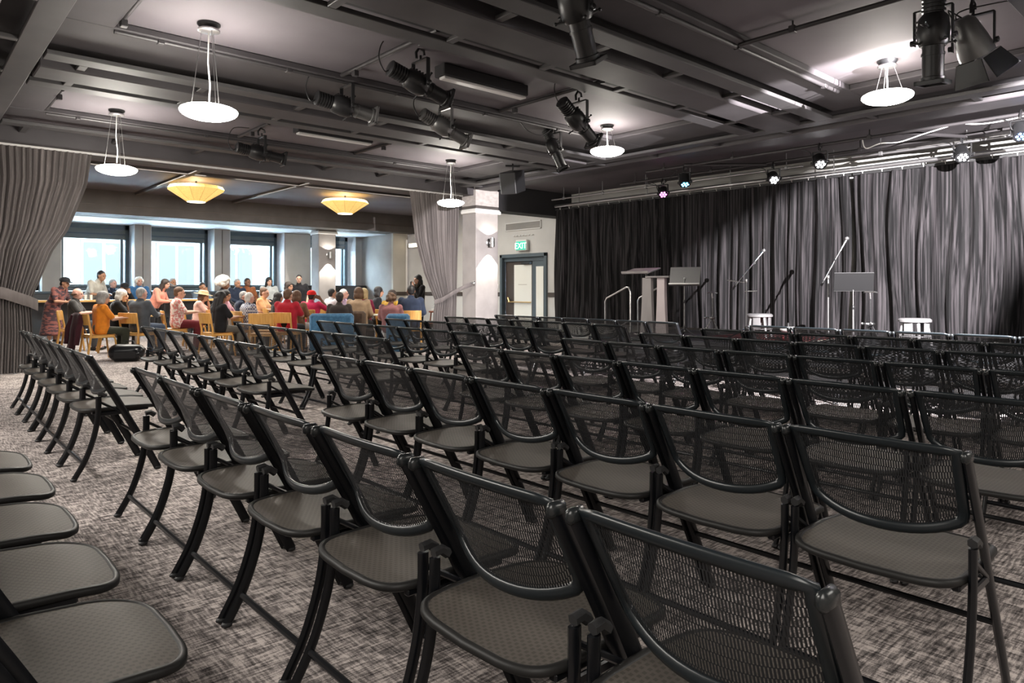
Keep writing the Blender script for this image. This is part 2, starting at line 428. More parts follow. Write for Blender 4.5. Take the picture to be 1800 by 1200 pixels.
# ------------------------------------------------------------------ ceiling beams with ladder rails
def ladder_beam(name, axis, c, lo, hi, sides=(1, -1), zb=3.5, rung0=.55):
    """main beam along axis ('x' or 'y') at coordinate c from lo to hi, with slotted side rails joined by rungs"""
    def B(l0, c0, z0, l1, c1, z1, bev=0):
        return bx((l0, c0, z0), (l1, c1, z1), bev) if axis == 'x' else bx((c0, l0, z0), (c1, l1, z1), bev)
    b = struct(name, B(lo, c - .235, zb - .02, hi, c + .235, ZC, .012), M_['beam'])
    for s in sides:
        q0, q1 = sorted((c + s * .45, c + s * .68))
        B(lo, q0, zb, hi, q1, zb + .045, .006).build('rail', M_['rail'], b, smooth=False)
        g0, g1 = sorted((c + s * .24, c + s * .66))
        B(lo, g0, ZC - .008, hi, g1, ZC - .001).build('slot_shade', M_['ceilblack'], b, smooth=False)  # black strip paints in the shade above the slot
        x = lo + rung0
        r0, r1 = sorted((c + s * .235, c + s * .45))
        while x < hi:
            B(x - .04, r0, zb, x + .04, r1, zb + .04, .005).build('rung', M_['rail'], b, smooth=False)
            x += 1.18
    return b
ladder_beam('ceiling_beam_1', 'x', .75, 1.1, 9.3, rung0=.3)
ladder_beam('ceiling_beam_2', 'x', 4.65, 1.1, 9.3, rung0=.35)
ladder_beam('ceiling_beam_3', 'x', 8.57, 1.1, 9.3, rung0=.35)
ladder_beam('ceiling_beam_4', 'y', 9.98, -3.2, 12.1, sides=(-1,), rung0=.9)
ladder_beam('ceiling_beam_5', 'y', .40, -3.2, 12.1, rung0=.25)
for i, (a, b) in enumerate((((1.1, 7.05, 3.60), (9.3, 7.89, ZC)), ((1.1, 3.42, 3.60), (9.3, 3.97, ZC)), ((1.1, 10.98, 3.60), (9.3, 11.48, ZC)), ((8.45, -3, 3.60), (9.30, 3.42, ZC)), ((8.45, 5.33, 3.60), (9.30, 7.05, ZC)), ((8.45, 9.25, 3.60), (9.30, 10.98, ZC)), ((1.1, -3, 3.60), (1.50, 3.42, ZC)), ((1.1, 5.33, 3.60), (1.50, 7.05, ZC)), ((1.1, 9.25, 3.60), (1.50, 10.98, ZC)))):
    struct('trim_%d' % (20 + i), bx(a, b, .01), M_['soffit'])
# curtain line beam (deeper right of the pillar) with one ladder side
b6 = struct('ceiling_beam_6', MB().box((-3.5, 12.17, 3.36), (9.80, 12.63, ZC), .012), M_['beam'])
bx((1.1, 11.49, 3.5), (9.3, 11.72, 3.545), .006).build('rail', M_['rail'], b6, smooth=False)
x = 1.4
while x < 9.2:
    bx((x - .04, 11.72, 3.5), (x + .04, 12.17, 3.54), .005).build('rung', M_['rail'], b6, smooth=False); x += 1.18
bx((-3.5, 12.64, 3.36), (9.8, 12.98, 3.44), .01).build('soffit_board', M_['bulk'], b6, smooth=False)
struct('ceiling_beam_7', MB().box((10.44, 12.17, 3.07), (13.0, 12.63, ZC), .012), M_['ceilblack'])
struct('ceiling_beam_8', MB().box((9.80, 12.17, 3.5), (10.44, 12.63, ZC), .012), M_['beam'])
# bulkhead over the window bays and its soffit
bh = struct('ceiling_beam_9', MB().box((XL, 19.25, 3.09), (XR, 20.1, ZC)).box((XL, 20.1, 3.09), (XR, 22.7, 3.2)), M_['bulk'])
bx((XL, 20.12, 3.075), (12.36, 22.3, 3.09)).build('soffit', M_['reveal'], bh, smooth=False)
bx((XL, 19.235, 3.30), (XR, 19.25, 3.32)).build('bead', M_['brown'], bh, smooth=False)
# dark battens across the far ceiling
for i, x in enumerate((4.6, 7.0)):
    struct('trim_%d' % (8 + i), bx((x - .06, 13.0, 3.60), (x + .06, 19.25, ZC), .008), M_['bulk'])
struct('trim_10', bx((XL, 15.05, 3.60), (XR, 15.15, ZC), .008), M_['bulk'])

# ------------------------------------------------------------------ pillars with sconces
M_['pillar'] = noisy(mat('pillar_paint', (.28, .26, .255), .75), (.26, .24, .235), (.31, .285, .28), (3, 3, 3), bump=.12, dist=.02)
M_['brickwhite'] = noisy(mat('white_brick_paint', (.7, .66, .62), .7), (.36, .33, .315), (.46, .425, .41), (9, 9, 16), bump=.5, dist=.02)
def pillar(n, x0, y0, w, d, ztop, sconce_up=10, sconce_dn=95, vis=True):
    p = struct('pillar_%d' % n, bx((x0, y0, 0), (x0 + w, y0 + d, ztop), .012), M_['pillar'])
    if vis:
        struct('capital', MB().box((x0 - .05, y0 - .05, 2.96), (x0 + w + .05, y0 + d, 3.03), .01).box((x0 - .03, y0 - .03, 3.03), (x0 + w + .03, y0 + d, 3.06), .008), M_['white'], p)
        struct('upper_block', bx((x0 - .012, y0 - .012, 3.13), (x0 + w + .012, y0 + d, min(ztop, 3.49)), .006), M_['brickwhite'], p)
        struct('collar', bx((x0 - .006, y0 - .006, 3.06), (x0 + w + .006, y0 + d, 3.13)), M_['bulk'], p)
    cx = x0 + w * .55; yy = y0
    s = empty('wall_sconce', (cx, yy, 2.30), label='small chrome wall sconce on the %s pillar, throwing light up and down' % ('white' if n == 1 else 'far' if n == 2 else 'hidden'), cat='wall light', group='pillar sconces')
    MB().lathe([(.001, 0), (.07, 0), (.075, .012), (.03, .03)], 20, Matrix.Rotation(PI / 2, 3, 'X')).build('backplate', M_['chrome'], s)
    MB().tube([(0, -.02, 0), (0, -.08, -.01), (0, -.14, .0)], .014, 8).build('arm', M_['chrome'], s)
    MB().lathe([(.045, -.10), (.055, -.10), (.055, .10), (.045, .10)], 20, None, (0, -.14, 0)).build('cylinder_shade', M_['chrome'], s)
    for dz, e, ang in ((.105, sconce_up, 124), (-.105, sconce_dn, 77)):
        l = spot('sconce_light', (cx, yy - .14, 2.30 + dz), (cx, yy - .14, 2.30 + dz * 6), e, ang, .06, (1, .95, .82), .008)
pillar(1, 9.78, 12.10, .66, .50, 3.67)
pillar(2, 9.86, 19.95, .58, .5, 3.12)
pillar(3, -.38, 12.10, .66, .5, 3.67, vis=False)

# ------------------------------------------------------------------ exit door
d1 = empty('door_1', (13.0, 14.0, 0), kind='structure')
T = lambda y: y - 14.0
MB().box((-.05, T(13.05), 0), (.1, T(13.15), 2.22), .01).box((-.05, T(14.85), 0), (.1, T(14.95), 2.22), .01).box((-.05, T(13.05), 2.12), (.1, T(14.95), 2.22), .01).build('frame', M_['doorteal'], d1, smooth=False)
MB().box((.04, T(13.15), 2.02), (.18, T(14.85), 2.13)).build('inner_head', M_['doorteal'], d1, smooth=False)
lf = MB().box((.10, T(13.72), 0), (.15, T(14.85), 2.04)).build('leaf', M_['doorbrown'], d1, smooth=False)
MB().box((.088, T(13.76), .15), (.101, T(14.48), 1.92), .004).build('white_panel', M_['frost'], lf, smooth=False)
MB().box((.084, T(13.95), 1.36), (.089, T(14.3), 1.375)).build('panel_joint', M_['wallbeige'], lf, smooth=False)
MB().tube([(.02, T(13.72), .88), (.02, T(14.66), .88)], .018, 8).tube([(.02, T(14.60), .88), (.02, T(14.66), 1.0)], .03, 8).build('panic_bar', M_['gold'], lf)
lr = MB().box((.06, T(13.15), 0), (.12, T(13.70), 2.04)).build('leaf', M_['doorteal'], d1, smooth=False)
MB().box((.05, T(13.26), .2), (.062, T(13.55), 1.86), .004).build('glass_panel', M_['frost'], lr, smooth=False)
MB().box((.0, T(13.75), 1.93), (.09, T(14.1), 2.0), .008).build('door_closer', M_['black'], lf, smooth=False)

ex = empty('exit_sign', (12.98, 13.97, 2.30), label='green lit EXIT sign on the wall above the door', cat='sign')
MB().box((-.10, -.22, 0), (.0, .22, .30), .012).build('housing', M_['white'], ex, smooth=False)
MB().box((-.108, -.195, .02), (-.098, .195, .255), .004).build('face', M_['exitgreen'], ex, smooth=False)
def letters(text, size, parent, m, loc, rot, name='lettering', ext=.004):
    cu = bpy.data.curves.new(name, 'FONT'); cu.body = text; cu.size = size; cu.align_x = 'CENTER'; cu.extrude = ext
    o = bpy.data.objects.new(name, cu); C.objects.link(o); o.parent = parent
    cu.materials.append(m)
    dg = bpy.context.evaluated_depsgraph_get(); me = bpy.data.meshes.new_from_object(o.evaluated_get(dg)); bpy.data.objects.remove(o)
    o = bpy.data.objects.new(name, me); C.objects.link(o); o.parent = parent
    o.location = loc; o.rotation_euler = rot; return o
letters('EXIT', .235, ex, M_['exitwhite'], (-.112, .0, .055), (PI / 2, 0, -PI / 2))
sw = empty('light_switch', (12.985, 15.12, 1.26), label='white double light switch plate beside the exit door', cat='switch')
MB().box((-.01, -.09, 0), (.012, .09, .13), .004).build('plate', M_['white'], sw, smooth=False)
for dy in (-.04, .04): MB().box((-.02, dy - .02, .035), (-.009, dy + .02, .095), .003).build('rocker', M_['wallgrey'], sw, smooth=False)
vg = empty('vent_grille', (12.985, 14.0, 2.88), label='white framed slotted vent high on the wall above the exit sign', cat='vent')
MB().box((-.015, -.72, 0), (.01, .72, .02)).box((-.015, -.72, .2), (.01, .72, .22)).box((-.015, -.72, 0), (.01, -.70, .22)).box((-.015, .70, 0), (.01, .72, .22)).build('frame', M_['white'], vg, smooth=False)
for k in range(6): MB().box((-.008, -.70, .028 + k * .029), (.005, .70, .042 + k * .029)).build('slat', M_['wallgrey'], vg, smooth=False)
st = empty('coat_hook_rail', (12.985, 13.98, 2.72), label='row of small pale pegs on the wall over the EXIT sign', cat='hooks')
MB().box((-.006, -.42, -.008), (.01, .42, .008)).build('strip', M_['wall'], st, smooth=False)
for k in range(7): MB().tube([(0, -.38 + k * .125, 0), (-.03, -.38 + k * .125, .012)], .013, 8).build('peg', M_['white'], st)
wl = empty('wall_strip_light', (12.95, 19.0, 2.62), label='white box strip light on the pale wall behind the drawn curtain', cat='light')
MB().box((-.09, -.75, 0), (.04, .5, .16), .01).build('body', M_['white'], wl, smooth=False)
MB().box((-.10, -.73, .015), (-.088, .48, .13), .004).build('diffuser', M_['lampglow'], wl, smooth=False)
bq = empty('banquette', (11.3, 21.2, 0), label='dark vinyl banquette with tall back under the corner window', cat='bench')
MB().box((-1.2, .1, .5), (1.05, .38, 1.36), .04).build('backrest', M_['banq'], bq)
MB().box((-1.2, -.5, .3), (1.05, .12, .5), .05).build('seat', M_['banq'], bq)
MB().box((-1.15, -.42, 0), (1.0, .3, .3)).build('plinth', M_['dark'], bq)

# ------------------------------------------------------------------ drapes
def interp(tab, z):
    tab = sorted(tab)
    if z <= tab[0][0]: return tab[0][1]
    for (a, x), (b, y) in zip(tab, tab[1:]):
        if z <= b:
            t = (z - a) / (b - a); return x + (y - x) * t
    return tab[-1][1]
def stage_drape(y0, y1, label, seed, gather):
    rnd = random.Random(seed)
    w = y1 - y0; ph = [rnd.uniform(0, 6.28) for _ in range(8)]
    fr = [(2 * PI / .235, .045), (2 * PI / .41, .03), (2 * PI / .135, .018), (2 * PI / .083, .008)]
    def off(y, v):
        s = sum(a * math.sin(k * (y + .05 * math.sin(1.7 * y + i) + .025 * math.sin(4.3 * v + 2.1 * y)) + ph[i]) for i, (k, a) in enumerate(fr))
        return s * (.75 + .45 * v + .12 * math.sin(y * 2.3 + ph[5]))
    def P(u, v):
        z = 3.20 - v * (3.20 - .44)
        y = y0 + u * w
        return (12.30 + off(y, v), y + .03 * math.sin(5 * v + 3 * y), z)
    root = empty('stage_curtain', (0, 0, 0), label=label, cat='curtain', group='black stage drapes')
    MB().grid(P, int(w / .022), 14).build('drape', M_['velour'], root, angle=180)
    MB().box((12.27, y0, 3.19), (12.33, y1, 3.23)).build('header_band', M_['blackmatt'], root, smooth=False)
    mb = MB(); y = y0 + .1
    while y < y1:
        mb = MB().tube([(12.27, y, 3.2), (12.235, y, 3.25), (12.25, y, 3.31), (12.285, y, 3.25), (12.28, y, 3.2)], .006, 5, closed=True)
        mb.build('tie', M_['white'], root); y += .31
    return root
stage_drape(4.95, 12.05, 'black crushed velour stage drape hanging from beside the exit door to the mid-stage split', 3, 1)
stage_drape(.3, 4.90, 'black crushed velour stage drape with stage light on it, right of the split', 9, 1)

def swag(name, label, xl_tab, xr_tab, folds, z0, z1, Y, seed, amp, slope):
    rnd = random.Random(seed); ph = [rnd.uniform(0, 6.28) for _ in range(4)]
    root = empty(name, (0, 0, 0), label=label, cat='curtain', group='grey tie-back curtains')
    def P(u, v):
        z = z1 - v * (z1 - z0)
        a, b = interp(xl_tab, z), interp(xr_tab, z)
        z2 = z + (slope * u if v < .02 else 0)
        wdt = b - a
        s = math.sin(2 * PI * folds * u + ph[0] + .5 * math.sin(3 * u + ph[1])) + .5 * math.sin(2 * PI * folds * .47 * u + ph[2]) + .35 * math.sin(2 * PI * folds * 1.9 * u + 2 * v + ph[3])
        return (a + u * wdt, Y + amp * s * (.55 + .45 * min(1, wdt / 1.2)), z)
    MB().grid(P, folds * 12, 44).build('drape', M_['swag'], root, angle=180)
    return root
lx = [(0, .55), (1.0, .62), (1.25, .55), (3.33, .12)]
rx = [(0, 1.54), (.6, 1.55), (1.0, 1.53), (1.18, 1.57), (1.81, 1.80), (2.14, 2.0), (2.85, 2.25), (3.33, 2.31)]
c1 = swag('tieback_curtain', 'tall grey curtain gathered by a tie-back at the window-side aisle, near the row ends', lx, rx, 27, .01, 3.33, 12.36, 5, .029, -.0)
def band(pts, hw, parent, m):
    """flat band along pts (centre line), half height hw"""
    mb = MB()
    for dy, dz in ((-.012, 0), (.012, 0)): pass
    mb.grid(lambda u, v: Vector(pts[0]) * 0 + Vector([interp([(i / (len(pts) - 1), p[k]) for i, p in enumerate(pts)], u) for k in range(3)]) + Vector((0, .02 * abs(2 * v - 1) ** 2, hw * (1 - 2 * v))), 20, 6)
    return mb.build('tie_band', m, parent, angle=180)
band([(.35, 12.27, 1.33), (.8, 12.22, 1.27), (1.2, 12.22, 1.18), (1.5, 12.26, 1.06), (1.62, 12.36, 1.0)], .085, c1, M_['swag'])
lx2 = [(0, 8.80), (.7, 8.82), (.98, 8.87), (1.58, 8.575), (2.31, 8.35), (3.33, 8.2)]
rx2 = [(0, 9.40), (1.0, 9.42), (3.33, 9.50)]
c2 = swag('tieback_curtain', 'tall grey curtain swept to the white pillar by a tie-back, behind the far chairs', lx2, rx2, 19, .01, 3.33, 12.36, 8, .034, 0)
band([(8.82, 12.36, .95), (8.95, 12.25, 1.0), (9.25, 12.22, 1.16), (9.55, 12.2, 1.29), (9.74, 12.14, 1.36)], .05, c2, M_['swag'])
MB().lathe([(.001, 0), (.05, 0), (.05, .02), (.02, .05), (.03, .08)], 14, Matrix.Rotation(-PI / 2, 3, 'Y'), (9.78, 12.16, 1.37)).build('hold_back_knob', M_['chrome'], c2)
tk = empty('curtain_track', (0, 12.36, 3.33), label='thin grey curtain track under the dark beam above the opening', cat='track')
MB().box((-.2, -.02, 0), (9.6, .02, .03)).build('channel', M_['fluoro'], tk, smooth=False)

# ------------------------------------------------------------------ overhead pipes
def up(p): return (p[0] * 1.054, p[1] * 1.054, 1.24 + (p[2] - 1.24) * 1.054)   # survey units to metres at slab height
def pipe(name, pts, label, m='iron', r=.024, group=None, drops=(), z_to=ZC):
    if name == 'lighting_pipe': pts, drops = [up(p) for p in pts], [up(p) for p in drops]
    o = empty(name, (0, 0, 0), label=label, cat='pipe', group=group)
    MB().tube(pts, r, 10).build('tube', M_[m], o)
    for (x, y, z) in drops:
        MB().tube([(x, y, z), (x, y, z_to)], .009, 6).build('hanger_rod', M_[m], o)
        MB().box((-.03, -.03, -.03), (.03, .03, .035), .006, None, (x, y, z)).build('pipe_clamp', M_[m], o, smooth=False)
    return o
ZP = 3.47
pipe('lighting_pipe', [(1.43, 6.74, ZP), (8.0, 6.74, ZP)], 'long lighting pipe carrying the silver-lit spotlights, over the far block', 'iron', drops=[(x, 6.74, ZP) for x in (1.8, 3.0, 4.3, 5.6, 6.9, 7.8)])
pipe('lighting_pipe', [(3.57, 4.95, ZP + .05), (3.57, 6.70, ZP + .05)], 'short cross pipe on which the big black spotlight hangs, mid ceiling', drops=[(3.57, 5.2, ZP), (3.57, 6.4, ZP)])
pipe('lighting_pipe', [(5.80, 4.95, ZP + .05), (5.80, 6.70, ZP + .05)], 'short cross pipe beside the lit ceiling panel behind the cabled spotlight', drops=[(5.8, 5.2, ZP), (5.8, 6.4, ZP)])
pipe('lighting_pipe', [(2.6, 3.34, ZP), (7.95, 3.34, ZP)], 'long lighting pipe running to the bowl lamp over the stage side', drops=[(x, 3.34, ZP) for x in (3.2, 4.6, 5.8, 7.6)])
pipe('lighting_pipe', [(5.76, -.6, ZP), (5.76, 3.30, ZP)], 'dark cross pipe on the ceiling toward the two large stage spotlights', drops=[(5.76, 1.0, ZP), (5.76, 2.8, ZP)])
pipe('lighting_pipe', [(1.45, 5.1, ZP + .05), (1.45, 6.70, ZP + .05)], 'short dark cross pipe by the ceiling panel of the largest bowl lamp', drops=[(1.45, 5.5, ZP), (1.45, 6.5, ZP)])
pipe('lighting_pipe', [(1.45, 10.45, ZP), (8.0, 10.45, ZP)], 'lighting pipe along the dark ceiling in front of the curtain opening', drops=[(x, 10.45, ZP) for x in (1.8, 3.4, 5.0, 6.6, 7.8)])
pipe('lighting_pipe', [(1.45, 9.3, ZP + .05), (1.45, 10.42, ZP + .05)], 'short cross pipe by the small bowl lamp near the gathered curtain', drops=[(1.45, 9.5, ZP)])
pipe('lighting_pipe', [(5.80, 9.3, ZP + .05), (5.80, 10.42, ZP + .05)], 'short cross pipe by the bowl lamp before the white pillar', drops=[(5.8, 9.5, ZP)])
pipe('lighting_pipe', [(3.86, 9.3, ZP + .05), (3.86, 10.42, ZP + .05)], 'short cross pipe holding the spotlight near the curtain opening', drops=[(3.86, 9.9, ZP)])
pipe('curtain_pipe', [(12.22, .6, 3.285), (12.22, 12.0, 3.285)], 'silver pipe that carries the black stage drapes', 'silver', .036, drops=[(12.22, y, 3.285) for y in (1.2, 3.2, 5.2, 7.2, 9.2, 11.2)])
pipe('conduit_pipe', [(11.9, 8.6, 3.40), (11.9, 9.1, 3.40), (11.9, 11.8, 3.40)], 'thin silver conduit above the dark end of the stage drape', 'silver', .018, drops=[(11.9, 9.0, 3.40), (11.9, 10.2, 3.40), (11.9, 11.4, 3.40)])
pipe('conduit_pipe', [(11.9, 5.6, 3.40), (11.9, 8.2, 3.40)], 'thin silver conduit above the middle of the stage drape', 'silver', .018, drops=[(11.9, 5.9, 3.40), (11.9, 7.9, 3.40)])
pipe('conduit_pipe', [(11.85, 1.4, 3.42), (11.85, 4.75, 3.42)], 'pale lit conduit above the right part of the stage drape', 'silver', .022, drops=[(11.85, 1.8, 3.42), (11.85, 4.3, 3.42)])
pipe('lighting_bar', [(11.55, .8, 3.47), (11.55, 9.4, 3.47)], 'dark bar carrying the three lamps nearest the stage drape', drops=[(11.55, y, 3.47) for y in (1.5, 4.5, 7.2, 9.0)])
pipe('lighting_bar', [(10.6, 1.0, 3.45), (10.6, 8.0, 3.45)], 'dark bar carrying the three lamps in front of the ceiling beam', drops=[(10.6, y, 3.45) for y in (1.6, 4.0, 6.2, 7.6)])
pipe('outrigger_arm', [(10.6, 3.6, 3.45), (11.55, 3.05, 3.45)], 'short dark arm beside the brightest white stage lamp', r=.03)
pipe('outrigger_arm', [(10.5, 7.1, 3.45), (11.55, 6.1, 3.45)], 'short dark arm leading to the white lamp at the shadow edge', r=.03)
for i, (x, y, lab) in enumerate(((5.0, 6.05, 'slim unlit ceiling strip fixture behind the big black spotlight'), (5.0, 9.6, 'slim unlit ceiling strip fixture before the curtain opening'))):
    s = empty('strip_fixture', (x, y, 3.50), label=lab, cat='light', group='unlit strip fixtures')
    MB().box((-.62, -.09, .03), (.62, .09, .16), .01).build('housing', M_['ceilblack'], s, smooth=False)
    MB().box((-.60, -.075, 0), (.60, .03, .03), .008).build('diffuser', M_['fluoro'], s, smooth=False)

# ------------------------------------------------------------------ bowl pendants and shade pendants
M_['opalhigh'] = mat('opal_glass_short', (.9, .88, .84), .3, 0, (1, .945, .86), PENDANT * .55)
def pendant(x, y, zd, label):
    p = empty('bowl_pendant', (x, y, zd), label=label, cat='pendant light', group='opal bowl pendants')
    h = ZC - zd
    prof = [(.001, -.082)] + [(.25 * math.sin(t), -.082 * math.cos(t)) for t in [PI / 2 * k / 9 for k in range(1, 10)]] + [(.25 * math.cos(t), .052 * math.sin(t)) for t in [PI / 2 * k / 6 for k in range(1, 6)]] + [(.03, .052)]
    MB().lathe(prof, 40).build('glass_bowl', M_['opal' if zd < 3 else 'opalhigh'], p)
    cp = MB().lathe([(.085, h - .075), (.095, h - .07), (.095, h - .055), (.085, h - .05)], 24).build('canopy_disc', M_['chrome'], p)
    MB().lathe([(.07, h - .05), (.10, h - .015), (.10, h)], 24).build('ceiling_rose', M_['black'], p)
    MB().lathe([(.02, .04), (.035, .05), (.02, .08)], 12).build('finial', M_['chrome'], p)
    MB().tube([(0, 0, .06), (.012, .004, h * .3), (-.008, 0, h * .55), (0, 0, h - .06)], .007, 6).build('flex_cord', M_['white'], p)
    for k in range(3):
        a = 2 * PI * k / 3 + .6
        MB().tube([(.15 * math.cos(a), .15 * math.sin(a), .03), (.06 * math.cos(a), .06 * math.sin(a), h - .06)], .0035, 5).build('suspension_wire', M_['chrome'], p)
    l = bpy.data.lights.new('pendant_light', 'POINT'); l.energy = 42 if zd < 3 else 26; l.color = (1, .93, .82); l.shadow_soft_size = .2
    o = bpy.data.objects.new('pendant_light', l); C.objects.link(o); o.location = (x, y, zd - .16)
    return p
pendant(2.16, 6.56, 2.87, 'largest opal bowl pendant on long wires, over the aisle between the chair blocks')
pendant(2.27, 10.56, 2.87, 'small opal bowl pendant on long wires, near the gathered curtain')
pendant(7.83, 10.44, 2.87, 'opal bowl pendant on long wires in front of the white pillar')
pendant(7.89, 6.67, 3.29, 'short-hung opal bowl pendant behind the cabled black spotlight')
pendant(7.87, 2.79, 3.29, 'short-hung opal bowl pendant beside the two stage-side spotlights')
def shade_pendant(x, y, label):
    p = empty('shade_pendant', (x, y, 3.2), label=label, cat='pendant light', group='yellow shade pendants')
    def ring(n): return [(math.cos(2 * PI * k / n), math.sin(2 * PI * k / n)) for k in range(n)]
    MB().lathe([(.19, 0.0), (.20, .004), (.60, .27), (.55, .345), (.54, .345), (.58, .275), (.19, .012)], 12).build('shade', M_['shade'], p, smooth=False)
    MB().lathe([(.001, -.012), (.185, -.012), (.19, 0)], 24).build('bottom_diffuser', M_['lampglow'], p)
    MB().tube([(0, 0, .2), (0, 0, .46)], .02, 8).build('stem', M_['black'], p)
    for k in range(12):
        a = 2 * PI * k / 12; c, s = math.cos(a), math.sin(a)
        MB().tube([(.2 * c, .2 * s, .003), (.6 * c, .6 * s, .27), (.55 * c, .55 * s, .345)], .004, 4).build('rib', M_['beech'], p)
    l = bpy.data.lights.new('shade_bulb', 'POINT'); l.energy = 15; l.color = (1, .80, .5); l.shadow_soft_size = .06
    o = bpy.data.objects.new('shade_bulb', l); C.objects.link(o); o.location = (x, y, 3.46)
    return p
shade_pendant(5.08, 16.26, 'faceted yellow shade pendant nearer the gathered curtain, over the people')
shade_pendant(8.75, 16.22, 'faceted yellow shade pendant above the far pillar')

# ------------------------------------------------------------------ theatre lamps
def yoke_and_clamp(root, half, drop, m, pipe_z):
    b = MB()
    for s in (-1, 1): b.box((-.022, s * half - .006, -.03), (.022, s * half + .006, drop - .02), .003)
    b.box((-.022, -half, drop - .03), (.022, half, drop - .016), .003)
    b.build('yoke', M_[m], root, smooth=False)
    MB().tube([(-.05, 0, drop - .01), (-.055, 0, drop + .05), (-.02, 0, drop + .10), (.035, 0, drop + .085), (.045, 0, drop + .04)], .014, 6).tube([(0, 0, drop - .03), (0, 0, drop + .03)], .012, 6).build('hook_clamp', M_[m], root)
    for s in (-1, 1): MB().lathe([(.018, 0), (.024, .01), (.024, .03), (.012, .035)], 10, Matrix.Rotation(-s * PI / 2, 3, 'X'), (0, s * half, 0)).build('tilt_knob', M_['black'], root)
def cable(root, pts, r=.006):
    # smooth the polyline
    P = [Vector(p) for p in pts]; out = []
    for i in range(len(P) - 1):
        p0, p1, p2, p3 = P[max(i - 1, 0)], P[i], P[i + 1], P[min(i + 2, len(P) - 1)]
        for k in range(6):
            t = k / 6
            out.append(.5 * ((2 * p1) + (-p0 + p2) * t + (2 * p0 - 5 * p1 + 4 * p2 - p3) * t * t + (-p0 + 3 * p1 - 3 * p2 + p3) * t ** 3))
    out.append(P[-1])
    MB().tube(out, r, 6).build('cable', M_['black'], root)
M_['lens'] = mat('lens_glass', (.03, .035, .04), .08)
M_['greycast'] = mat('grey_cast_metal', (.20, .20, .20), .4, .7)
M_['label'] = mat('aged_label', (.12, .16, .17), .5)
def profile_spot(loc, d, label, scale=1.0, m='black', tube_m=None, drop=.26, gel=True, handles=False):
    """ellipsoidal spotlight: finned cap, reflector body, barrel and gel frame along direction d"""
    loc = up(loc); scale *= 1.05; drop += .01
    r = empty('profile_spotlight', loc, label=label, cat='stage light', group='black profile spotlights')
    F = frame_of(d); Q = Matrix((F.col[1], F.col[2], F.col[0])).transposed() * scale; tm = tube_m or m
    prof = [(.02, -.36), (.062, -.355)]
    for k in range(6): z = -.345 + k * .028; prof += [(.078, z), (.078, z + .014), (.066, z + .016), (.066, z + .027)]
    MB().lathe(prof, 18, Q).build('lamp_cap', M_[m], r)
    MB().lathe([(.07, -.18), (.098, -.15), (.108, -.06), (.104, .02), (.088, .05)], 20, Q).build('reflector_body', M_[m], r)
    MB().lathe([(.072, .04), (.072, .10), (.078, .10), (.078, .12), (.072, .12), (.072, .27), (.082, .275), (.082, .30), (.06, .30)], 20, Q).build('barrel', M_[tm], r)
    MB().lathe([(.001, .285), (.062, .285), (.058, .296), (.001, .305)], 16, Q).build('lens', M_['lens'], r)
    g = MB(); h = .098
    for a, b in (((-h, -h), (h, -h + .022)), ((-h, h - .022), (h, h)), ((-h, -h), (-h + .022, h)), ((h - .022, -h), (h, h))):
        g.box((a[0], a[1], .30), (b[0], b[1], .33), .003)
    g.add([tuple(Q @ Vector(v)) for v in []], [])
    gm = MB().add(g.v, g.f, Q); gm.build('gel_frame', M_[tm], r, smooth=False)
    for k in range(4):
        a = PI / 4 + k * PI / 2
        c, s = math.cos(a), math.sin(a)
        MB().add(*(lambda b: (b.v, b.f))(MB().tube([(.09 * c, .09 * s, .03), (.15 * c, .15 * s, .025)], .008, 6).ball((.155 * c, .155 * s, .025), .013, 6)), Q).build('shutter_handle', M_['black'], r)
    b = MB()
    for k in range(5):
        b.box((-.04, .06 + .0 * k, -.14 + k * .035), (.04, .112, -.125 + k * .035))
    MB().add(b.v, b.f, Q).build('vent_fin', M_[m], r, smooth=False)
    if handles:
        for s in (-1, 1):
            MB().add(*(lambda b: (b.v, b.f))(MB().tube([(s * .10, 0, -.02 - s * .05), (s * .17, .0, -.03 - s * .05), (s * .19, 0, -.03 - s * .05), (s * .24, 0, -.04 - s * .05)], [.01, .01, .02, .02], 8)), Q).build('grip_handle', M_['black'], r)
    yoke_and_clamp(r, .125 * scale, drop, m, 0)
    dv = Vector(d).normalized(); rear = -dv * .34 * scale
    cable(r, [tuple(rear), tuple(rear - dv * .07 + Vector((0, 0, -.06))), tuple(rear - dv * .11 + Vector((0, .04, .08))), tuple(rear - dv * .04 + Vector((0, .03, drop + .0))), tuple(rear * .5 + Vector((0, .02, drop + .06)))])
    return r
profile_spot((3.78, 5.52, 3.20), (1, -.06, -.30), 'big black profile spotlight on the cross pipe, lens to the stage, mid ceiling')
profile_spot((3.66, 6.74, 3.20), (1, -.10, -.16), 'black profile spotlight with bright metal barrel on the long lighting pipe', tube_m='greycast')
profile_spot((4.98, 6.74, 3.18), (1, -.12, -.42), 'silver-grey profile spotlight on the long lighting pipe, tipped at the stage', m='greycast')
profile_spot((3.86, 9.55, 3.14), (1, -.06, -.14), 'black profile spotlight near the curtain opening between two bowl lamps')
profile_spot((5.78, 5.30, 3.12), (1, .05, -.62), 'cabled black profile spotlight in front of the brightly lit ceiling panel')
profile_spot((6.86, 6.74, 3.17), (.25, -.35, -1), 'slim black spotlight pointing straight down beside the speaker box', .9)
profile_spot((3.62, 3.34, 3.20), (.55, .12, -1), 'large black spotlight at the top edge with a pale label, pointing down', 1.1, tube_m='black')
profile_spot((5.95, 1.78, 3.16), (.12, .05, -1), 'black profile spotlight with two side grip handles, pointing down at the stage side', 1.05, handles=True)
